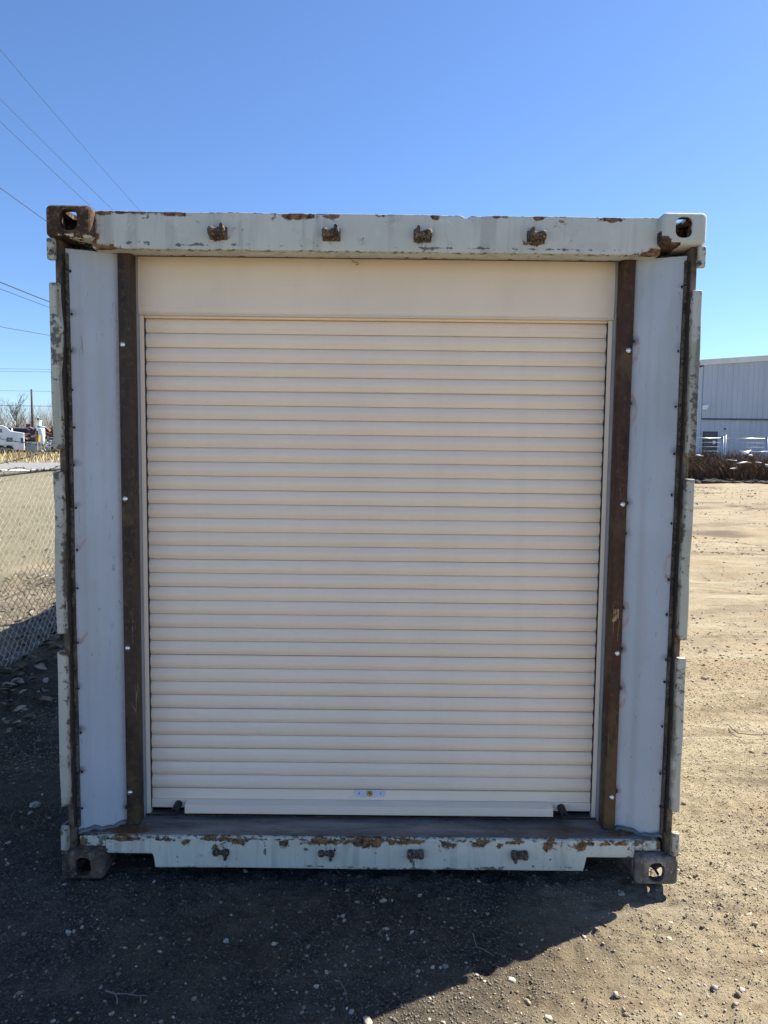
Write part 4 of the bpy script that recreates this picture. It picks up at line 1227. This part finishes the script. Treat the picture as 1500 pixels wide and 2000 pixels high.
# thicket
def thicket():
    n = 5200
    D = rng.uniform(105, 135, n); px = rng.uniform(-260, 150, n)
    P = np.array([at(a_, 880, d_)[:2] for a_, d_ in zip(px, D)])
    x, y = P[:, 0], P[:, 1]
    h = rng.uniform(2.5, 6.0, n) * (1 + .5 * vnoise(x / 6, y / 6, 81)) * 1.25
    cols = np.array([(.34, .30, .26), (.24, .20, .17), (.42, .38, .33)])[rng.integers(0, 3, n)]
    return blades('bare_thicket', x, y, terrain(x, y), h, .05, .35, cols)
o = link('bare_thicket', thicket(), 'plant'); tag(o, 'pale leafless thicket behind the scrapyard', 'thicket', kind='stuff')
# straw grass verge behind the road
n = 15000
t = rng.uniform(-60, 40, n); w = rng.uniform(0, 1, n) ** .8
x = -20.8 + t - .1 * 0; y = 40.9 + t * .55 + w * 17
h = rng.uniform(.15, .55, n) * (.6 + .9 * w)
cols = np.array([(.50, .36, .16), (.58, .46, .25), (.42, .28, .12), (.60, .52, .33)])[rng.integers(0, 4, n)]
o = link('straw_grass', blades('straw_grass', x, y, ground_z(x, y) - .02, h, .05, .4, cols), 'plant')
tag(o, 'golden dry grass on the far side of the road', 'grass', kind='stuff')

def far_box(name, mat, px0, px1, py0, py1, D, depth, lab, cat, bevel=.02, ground=True, parent=None):
    a_ = at(px0, py0, D); c_ = at(px1, py1, D)
    z0 = float(terrain(a_.x, a_.y)) - .05 if ground else c_.z
    b = MB(); cx = (a_.x + c_.x) / 2; w = abs(c_.x - a_.x) / 2 * math.cos(math.atan(((px0 + px1) / 2 - 746) / K))
    b.box(-w, w, 0, depth, 0, a_.z - z0)
    o = b.build(name, mat, parent, bevel)
    o.location = (cx, a_.y, z0); o.rotation_euler = (0, 0, -math.atan(((px0 + px1) / 2 - 746) / K))
    if lab: tag(o, lab, cat)
    return o, w, a_.z - z0
# travel trailer
D = 62.0; c0 = at(49, 880, D); gz = float(terrain(c0.x, c0.y))
def face(px): return -math.atan((px - 746) / K)
tv = empty('travel_trailer', (c0.x, c0.y, gz)); tv.rotation_euler = (0, 0, face(30)); tag(tv, 'white travel trailer with stepped roof parked beyond the road', 'trailer')
def zt(py): return at(30, py, D).z - gz
s_px = D / K * math.cos(face(30))
def xt(px): return (px - 49) * s_px
b = MB()
b.prism([(xt(49), zt(880)), (xt(48), zt(845.5)), (xt(22), zt(842)), (xt(14), zt(835)), (xt(8), zt(832)), (xt(-60), zt(829)), (xt(-72), zt(840)), (xt(-74), zt(862)), (xt(-50), zt(864)), (xt(-48), zt(880))], 'y', 0, 2.4)
b.build('body', 'white_body', tv, .04)
def tpart(name, mat, x0, x1, y0, y1, d=.03, par=None):
    b = MB(); b.box(xt(x0), xt(x1), -d, -.002, zt(y1), zt(y0)); return b.build(name, mat, par or tv, .005)
for (x0, x1, y0, y1) in ((1, 6, 838, 846), (13, 26, 854.5, 863.5), (-22, -8, 850, 862)):
    wf = tpart('window', 'stripe_grey', x0, x1, y0, y1)
    tpart('pane', 'glass_dark', x0 + .7, (x0 + x1) / 2 - .3, y0 + .8, y1 - .8, .04, wf); tpart('pane', 'glass_dark', (x0 + x1) / 2 + .3, x1 - .7, y0 + .8, y1 - .8, .04, wf)
dr = tpart('door', 'white_body', 40, 47, 854, 879); tpart('door_window', 'glass_dark', 41, 46, 855, 864, .045, dr)
tpart('stripe', 'stripe_grey', -46, 27, 869, 871, .02)
b = MB(); b.box(xt(23.5), xt(26), 1, 1.5, zt(842.5), zt(836)); b.build('roof_vent', 'white_body', tv, .02)
for x in (18, 2):
    b = MB(); b.lathe([(.20, 0), (.33, .02), (.36, .06), (.36, .18), (.33, .22)], (xt(x), -.05, .36), 'y', 18); b.build('wheel', 'tyre', tv, 0, True)
# scrapyard pieces behind it
def part_box(par, name, mat, x0, x1, y0, y1, z0, z1, bev=.01):
    b = MB(); b.box(x0, x1, y0, y1, z0, z1); return b.build(name, mat, par, bev)
o, w, h = far_box('cargo_box', 'box_grey', 51, 74, 863, 880, 60, 1.4, 'low weathered grey box trailer right of the white trailer', 'trailer')
for k in range(-3, 4): part_box(o, 'rib', 'box_grey', k * w / 3.6 - .02, k * w / 3.6 + .02, -.03, -.003, .05, h - .05)
for sx in (-.5, .5):
    b = MB(); b.lathe([(.12, 0), (.2, .02), (.2, .12), (.15, .14)], (sx * w, -.1, .12), 'y', 12); b.build('wheel', 'tyre', o, 0, True)
o, w, h = far_box('rail_wagon', 'purple_steel', 6, 71, 835, 875, 82, 3, 'long dark purple-brown steel bin behind the white trailer', 'bin')
part_box(o, 'top_edge', 'stripe_grey', -w - .02, w + .02, -.06, .08, h - .08, h + .02)
for k in range(-7, 8): part_box(o, 'rib', 'purple_steel', k * w / 7.4 - .06, k * w / 7.4 + .06, -.08, -.003, .1, h - .09)
def vehicle(name, mat, px0, px1, pyb, D, lab, cat, hgt):
    a_ = at(px0, pyb, D); c_ = at(px1, pyb, D); l = c_.x - a_.x; gz_ = float(terrain(a_.x, a_.y))
    e = empty(name, ((a_.x + c_.x) / 2, a_.y, gz_)); tag(e, lab, cat)
    l2 = l / 2
    b = MB(); b.prism([(-l2, .3), (l2, .3), (l2, hgt * .5), (l2 * .7, hgt * .58), (-l2 * .9, hgt * .6), (-l2, hgt * .5)], 'y', 0, 1.7); b.build('body', mat, e, .05)
    b = MB(); b.prism([(l2 * .45, hgt * .57), (l2 * .2, hgt), (-l2 * .6, hgt), (-l2 * .8, hgt * .58)], 'y', .12, 1.58); b.build('cabin', 'glass_dark', e, .05)
    b = MB(); b.box(-l2 * .6, l2 * .2, .15, 1.55, hgt * .99, hgt + .03); b.build('roof', mat, e, .02)
    for x in (-.62, .62):
        for yy in (-.02, 1.5):
            b = MB(); b.lathe([(.2, 0), (.31, .02), (.33, .05), (.33, .18), (.3, .2)], (x * l2, yy, .33), 'y', 14); b.build('wheel', 'tyre', e, 0, True)
    return e
vehicle('parked_car', 'car_grey', 92, 150, 874, 66, 'grey car half hidden by the left side of the container', 'car', 1.45)
vehicle('parked_car', 'white_body', 86, 135, 862, 78, 'white car roof behind the grey car', 'car', 1.6)
# tower, boxes, tank
a_ = base_at(74.5, 100)
e = empty('white_silo', a_); tag(e, 'white square tower above the scrapyard right of the pole', 'tower')
hz = at(74, 823, 100).z - a_.z
part_box(e, 'tower_body', 'white_body', -.30, .30, 0, .6, 0, hz, .02); part_box(e, 'tower_cap', 'clad_trim', -.34, .34, -.04, .64, hz, hz + .12, .02); part_box(e, 'chimney', 'wire_dark', -.12, .08, .2, .4, hz + .12, hz + .45, .01)
far_box('grey_shed', 'box_grey', 59, 66, 822, 836, 98, 1.5, 'narrow grey shed just left of the utility pole', 'shed')
o, w, h = far_box('red_bin', 'red_steel', 50, 59, 828, 838, 96, 1.6, 'dark red steel bin on the scrap left of the pole', 'bin')
part_box(o, 'rim', 'stripe_grey', -w - .02, w + .02, -.04, .06, h - .02, h + .05)
a_ = base_at(82, 72); e = empty('white_tank', a_); tag(e, 'white cone-bottomed tank standing among the scrap', 'tank')
hz = at(82, 836, 72).z - a_.z
b = MB(); b.lathe([(.08, .5), (.12, .6), (.27, hz * .5), (.31, hz * .7), (.31, hz - .12), (.20, hz)], (0, 0, 0), 'z', 20); b.build('vessel', 'white_body', e, 0, True)
for k in range(3):
    t = k * 2.09; b = MB(); b.tube([(.3 * math.cos(t), .3 * math.sin(t), -.1), (.38 * math.cos(t), .38 * math.sin(t), hz * .55)], .03, 6); b.build('leg', 'stripe_grey', e)
a_ = at(81, 834, 76)
v, f = ICO2[0] * np.array([.42, .5, .13]), ICO2[1]
v = v * (1 + .12 * rng.standard_normal((len(v), 1)))
o = link('blue_tarp', np_mesh('blue_tarp', v, f), 'blue_tarp'); o.location = a_; tag(o, 'crumpled bright blue tarp on top of the scrap', 'tarp')
a_ = base_at(72.5, 70); hz = at(72, 848, 70).z - a_.z
e = empty('yellow_hopper', (a_.x, a_.y, a_.z + max(0, hz - .75))); tag(e, 'small yellow bucket on the scrap beside the pole', 'bucket')
b = MB(); b.prism([(-.12, 0), (.12, 0), (.18, .6), (-.18, .6)], 'y', 0, .45); b.build('bucket_body', 'yellow_paint', e, .02); part_box(e, 'bucket_lip', 'yellow_paint', -.20, .20, -.03, .48, .6, .66)
def heap(name, mat, px0, px1, pyt, D, lab, n, smax, cat='scrap'):
    e_ = MB(); c0, c1 = base_at(px0, D), base_at(px1, D); hz = at(px0, pyt, D).z - c0.z
    for k in range(n):
        t = rng.uniform(0, 1); s_ = rng.uniform(.3, 1) * smax; u = rng.uniform(0, 1)
        c = c0.lerp(c1, t) + Vector((0, rng.uniform(0, 3) + u, u * hz * (1 - .25 * abs(t - .5))))
        m3 = np.array(Matrix.Rotation(rng.uniform(0, 6), 3, 'X') @ Matrix.Rotation(rng.uniform(0, 6), 3, 'Z'))
        bx = np.array([(a1, b1, c1_) for a1 in (-1, 1) for b1 in (-1, 1) for c1_ in (-1, 1)]) * np.array([s_, s_ * rng.uniform(.1, .6), s_ * rng.uniform(.05, .4)])
        e_.add(bx @ m3.T + np.array(c), [(0, 1, 3, 2), (4, 6, 7, 5), (0, 4, 5, 1), (2, 3, 7, 6), (0, 2, 6, 4), (1, 5, 7, 3)])
    o = e_.build(name, mat)
    return tag(o, lab, cat, kind='stuff')
heap('scrap_heap', 'rust_scrap', 86, 135, 834, 84, 'heap of rusty scrap metal between the white tank and the container', 160, .8)
heap('scrap_heap', 'purple_steel', -30, 76, 838, 79, 'dark tangle of scrap in front of the steel bin', 120, .6)
heap('scrap_heap', 'box_grey', 74, 130, 858, 69, 'pale scrap and parts strewn near the parked cars', 70, .4)

# ------------------------------------------------------------------ far right: brush, fence and metal building
BY = 42.2
def rpt(px, py, D): return at(px, py, D)
c = rpt(1366, 890, 45.0); bx0 = c.x; bgz = float(terrain(bx0, BY))
bd = empty('metal_building', (bx0, c.y, bgz)); tag(bd, 'blue-grey corrugated metal building with low gable roof', 'building')
zl = rpt(1370, 714, 45).z - bgz                    # eave at left
zb = rpt(1430, 817.5, 45).z - bgz                  # break between upper and lower cladding
BW = 25.0; ridge = BW / 2; slope = .078
def roofz(x): return zl + slope * (x if x < ridge else BW - x)
def sheet(x0, x1, za, zb0, zb1, yoff, name, n_rib=4):
    v = []; f = []
    pts = []
    w = (x1 - x0) / n_rib
    for k in range(n_rib):
        xs0 = x0 + k * w
        pts += [(xs0, 0), (xs0 + w * .62, 0), (xs0 + w * .70, -.035), (xs0 + w * .90, -.035), (xs0 + w * .98, 0)]
    pts.append((x1, 0))
    for (x, d) in pts:
        zt_ = zb0 + (zb1 - zb0) * (x - x0) / (x1 - x0)
        v += [(x, yoff + d, za), (x, yoff + d, zt_), (x, yoff + d + .02, zt_), (x, yoff + d + .02, za)]
    for k in range(len(pts) - 1):
        a = 4 * k
        f += [(a, a + 4, a + 5, a + 1), (a + 1, a + 5, a + 6, a + 2), (a + 3, a + 2, a + 6, a + 7), (a, a + 3, a + 7, a + 4)]
    b = MB(); b.add(v, f); return b.build(name, 'clad_blue', bd)
sw = 1.25
nsh = int(BW / sw)
for k in range(nsh):
    x0, x1 = k * sw + .002, (k + 1) * sw - .002
    sheet(x0, x1, zb, roofz(x0), roofz(x1), -.09, 'wall_sheet', 4)
    sheet(x0, x1, -.3, zb + .05, zb + .05, -.02, 'wall_sheet', 4)
part_box(bd, 'wall_core', 'clad_blue', 0, BW, .03, 30, -.3, zl - .1, 0)
b = MB(); b.box(0, BW, -.135, -.02, zb - .10, zb - .005); b.build('drip_ledge', 'door_dark', bd)
b = MB(); b.prism([(-.25, zl - .06), (ridge, roofz(ridge) - .04), (BW + .25, zl - .06), (BW + .25, zl + .27), (ridge, roofz(ridge) + .29), (-.25, zl + .27)], 'y', -.20, -.128)
b.build('gable_trim', 'clad_trim', bd)
b = MB(); b.prism([(-.25, zl + .20), (ridge, roofz(ridge) + .22), (BW + .25, zl + .20), (BW + .25, zl + .26), (ridge, roofz(ridge) + .28), (-.25, zl + .26)], 'y', -.127, 30.3)
b.build('roof', 'clad_trim', bd)
dx0 = rpt(1370.5, 880, 45).x - bx0; dx1 = rpt(1399, 880, 45).x - bx0; dzt = rpt(1385, 843, 45).z - bgz
dr = part_box(bd, 'door', 'door_dark', dx0 + .05, dx1 - .05, -.075, -.058, .0, dzt - .05, .003)
part_box(dr, 'door_frame', 'wire_dark', dx0, dx1, -.068, -.057, dzt - .05, dzt, .003)
for s0 in (dx0, dx1 - .05): part_box(dr, 'door_frame', 'wire_dark', s0, s0 + .05, -.069, -.057, 0, dzt - .051, .003)
part_box(dr, 'handle', 'galv', dx1 - .2, dx1 - .12, -.13, -.076, 1.0, 1.05, .01)
lz = rpt(1369, 797, 45).z - bgz
b = MB(); b.prism([(-.02, lz - .14), (.10, lz - .12), (.22, lz + .12), (-.02, lz + .14)], 'y', -.55, -.14); b.build('wall_lamp', 'white_body', bd, .02)
b = MB(); b.lathe([(.05, 0), (.05, -.05), (.02, -.07)], (rpt(1413, 838, 45).x - bx0, -.06, rpt(1413, 838, 45).z - bgz), 'y', 10); b.build('wall_vent', 'wire_dark', bd)

# security fence in front of it
D = 36.0
f0 = rpt(1340, 890, D); fgz = float(terrain(f0.x, f0.y))
yf = empty('rail_fence', (f0.x, f0.y, fgz)); tag(yf, 'galvanised pipe rail fence in front of the metal building', 'fence')
tz = rpt(1430, 856.5, D).z - fgz
posts = [rpt(p, 890, D).x - f0.x for p in (1338, 1410.5, 1415.5, 1497, 1501, 1585)]
for k, x in enumerate(posts):
    b = MB(); b.tube([(x, 0, -.2), (x, 0, tz + (.10 if k % 2 else .16))], .055 if k in (1, 3) else .042, 10); b.build('post', 'galv', yf, 0, True)
for (xa, xb) in ((posts[0], posts[1]), (posts[2], posts[3]), (posts[4], posts[5])):
    b = MB(); b.tube([(xa + .06, 0, tz), (xb - .06, 0, tz)], .032, 10); b.build('top_rail', 'galv', yf, 0, True)
    for dz in (.20, .41, .62, .95):
        b = MB(); b.tube([(xa + .06, 0, tz - dz), (xb - .06, 0, tz - dz)], .006, 6); b.build('wire', 'stripe_grey', yf, 0, True)
c = rpt(1393.5, 864, D)
b = MB(); b.lathe([(.08, 0), (.08, -.015), (.07, -.02)], (c.x, c.y - .06, c.z), 'y', 20)
tag(b.build('round_sign', 'white_body', None), 'small round white disc hung on the pipe fence before the dark door', 'sign')

# brush bank
def brush():
    n = 9000
    px = rng.uniform(1318, 1640, n); D_ = 32.2 + rng.uniform(0, 1, n) * 4.2
    P = np.array([at(a_, 890, d_)[:2] for a_, d_ in zip(px, D_)]); x, y = P[:, 0], P[:, 1]
    h = (.30 + .62 * rng.uniform(0, 1, n)) * (1 + .7 * vnoise(x / 1.1, y / 1.1, 91))
    cols = np.array([(.10, .055, .032), (.06, .04, .028), (.14, .08, .045), (.04, .03, .024), (.20, .135, .08)])[rng.integers(0, 5, n)]
    return blades('brush', x, y, terrain(x, y) + .12 * (D_ - 32), h, .026, .75, cols)
o = link('brush', brush(), 'plant'); tag(o, 'dark brown dead brush along the far edge of the lot', 'brush', kind='stuff')
heap_m = MB()
for k in range(420):
    px = rng.uniform(1318, 1640); D_ = rng.uniform(31.3, 35.5); p = base_at(px, D_); s_ = rng.uniform(.05, .22)
    v = ICO1[0] * s_ * (1 + .3 * rng.standard_normal((12, 1)).clip(-1, 1)) * np.array([1.4, 1, .7]) + np.array(p) + np.array([0, 0, .12 * max(0, D_ - 32) + .02])
    heap_m.add(v, ICO1[1])
tag(heap_m.build('soil_clods', 'dark_clod'), 'dark soil clods under the brown brush', 'soil', kind='stuff')
for (px, py, w_, h_, D_, lab) in ((1456, 881, 24, 10, 33.2, 'largest white lump on top of the brown brush'), (1490, 883, 22, 3, 33.6, 'white flat scrap right of the largest white lump'), (1366, 890, 16, 3, 33.0, 'white scrap at the left end of the brush by the container'),
    (1452, 904, 30, 4, 32.2, 'wide white sheet half way down the brush'), (1429, 899, 22, 2.5, 32.6, 'thin white strip in the brush below the fence post'), (1432, 914, 12, 3, 32.0, 'small low white piece in the brush'), (1481, 902, 14, 3, 32.3, 'small white piece in the brush at the right'), (1466, 891, 9, 6, 32.9, 'white scrap hanging below the largest lump'), (1499, 908, 6, 9, 32.2, 'cream block at the right edge of the brush')):
    p = at(px, py, D_); m_ = D_ / K
    v = ICO2[0] * (1 + .28 * rng.standard_normal((len(ICO2[0]), 1)).clip(-1.5, 1.5)) * np.array([w_ * m_ / 2 * .85, .12, h_ * m_ / 2 * .6])
    v[:, 2] += .35 * h_ * m_ * np.sin(v[:, 0] * 9 + px) + .1 * np.abs(v[:, 0]) * math.sin(px)
    o = link('white_debris', np_mesh('white_debris', v, ICO2[1]), 'white_snow'); o.location = p
    tag(o, lab, 'debris', 'white pieces lying in the brush')
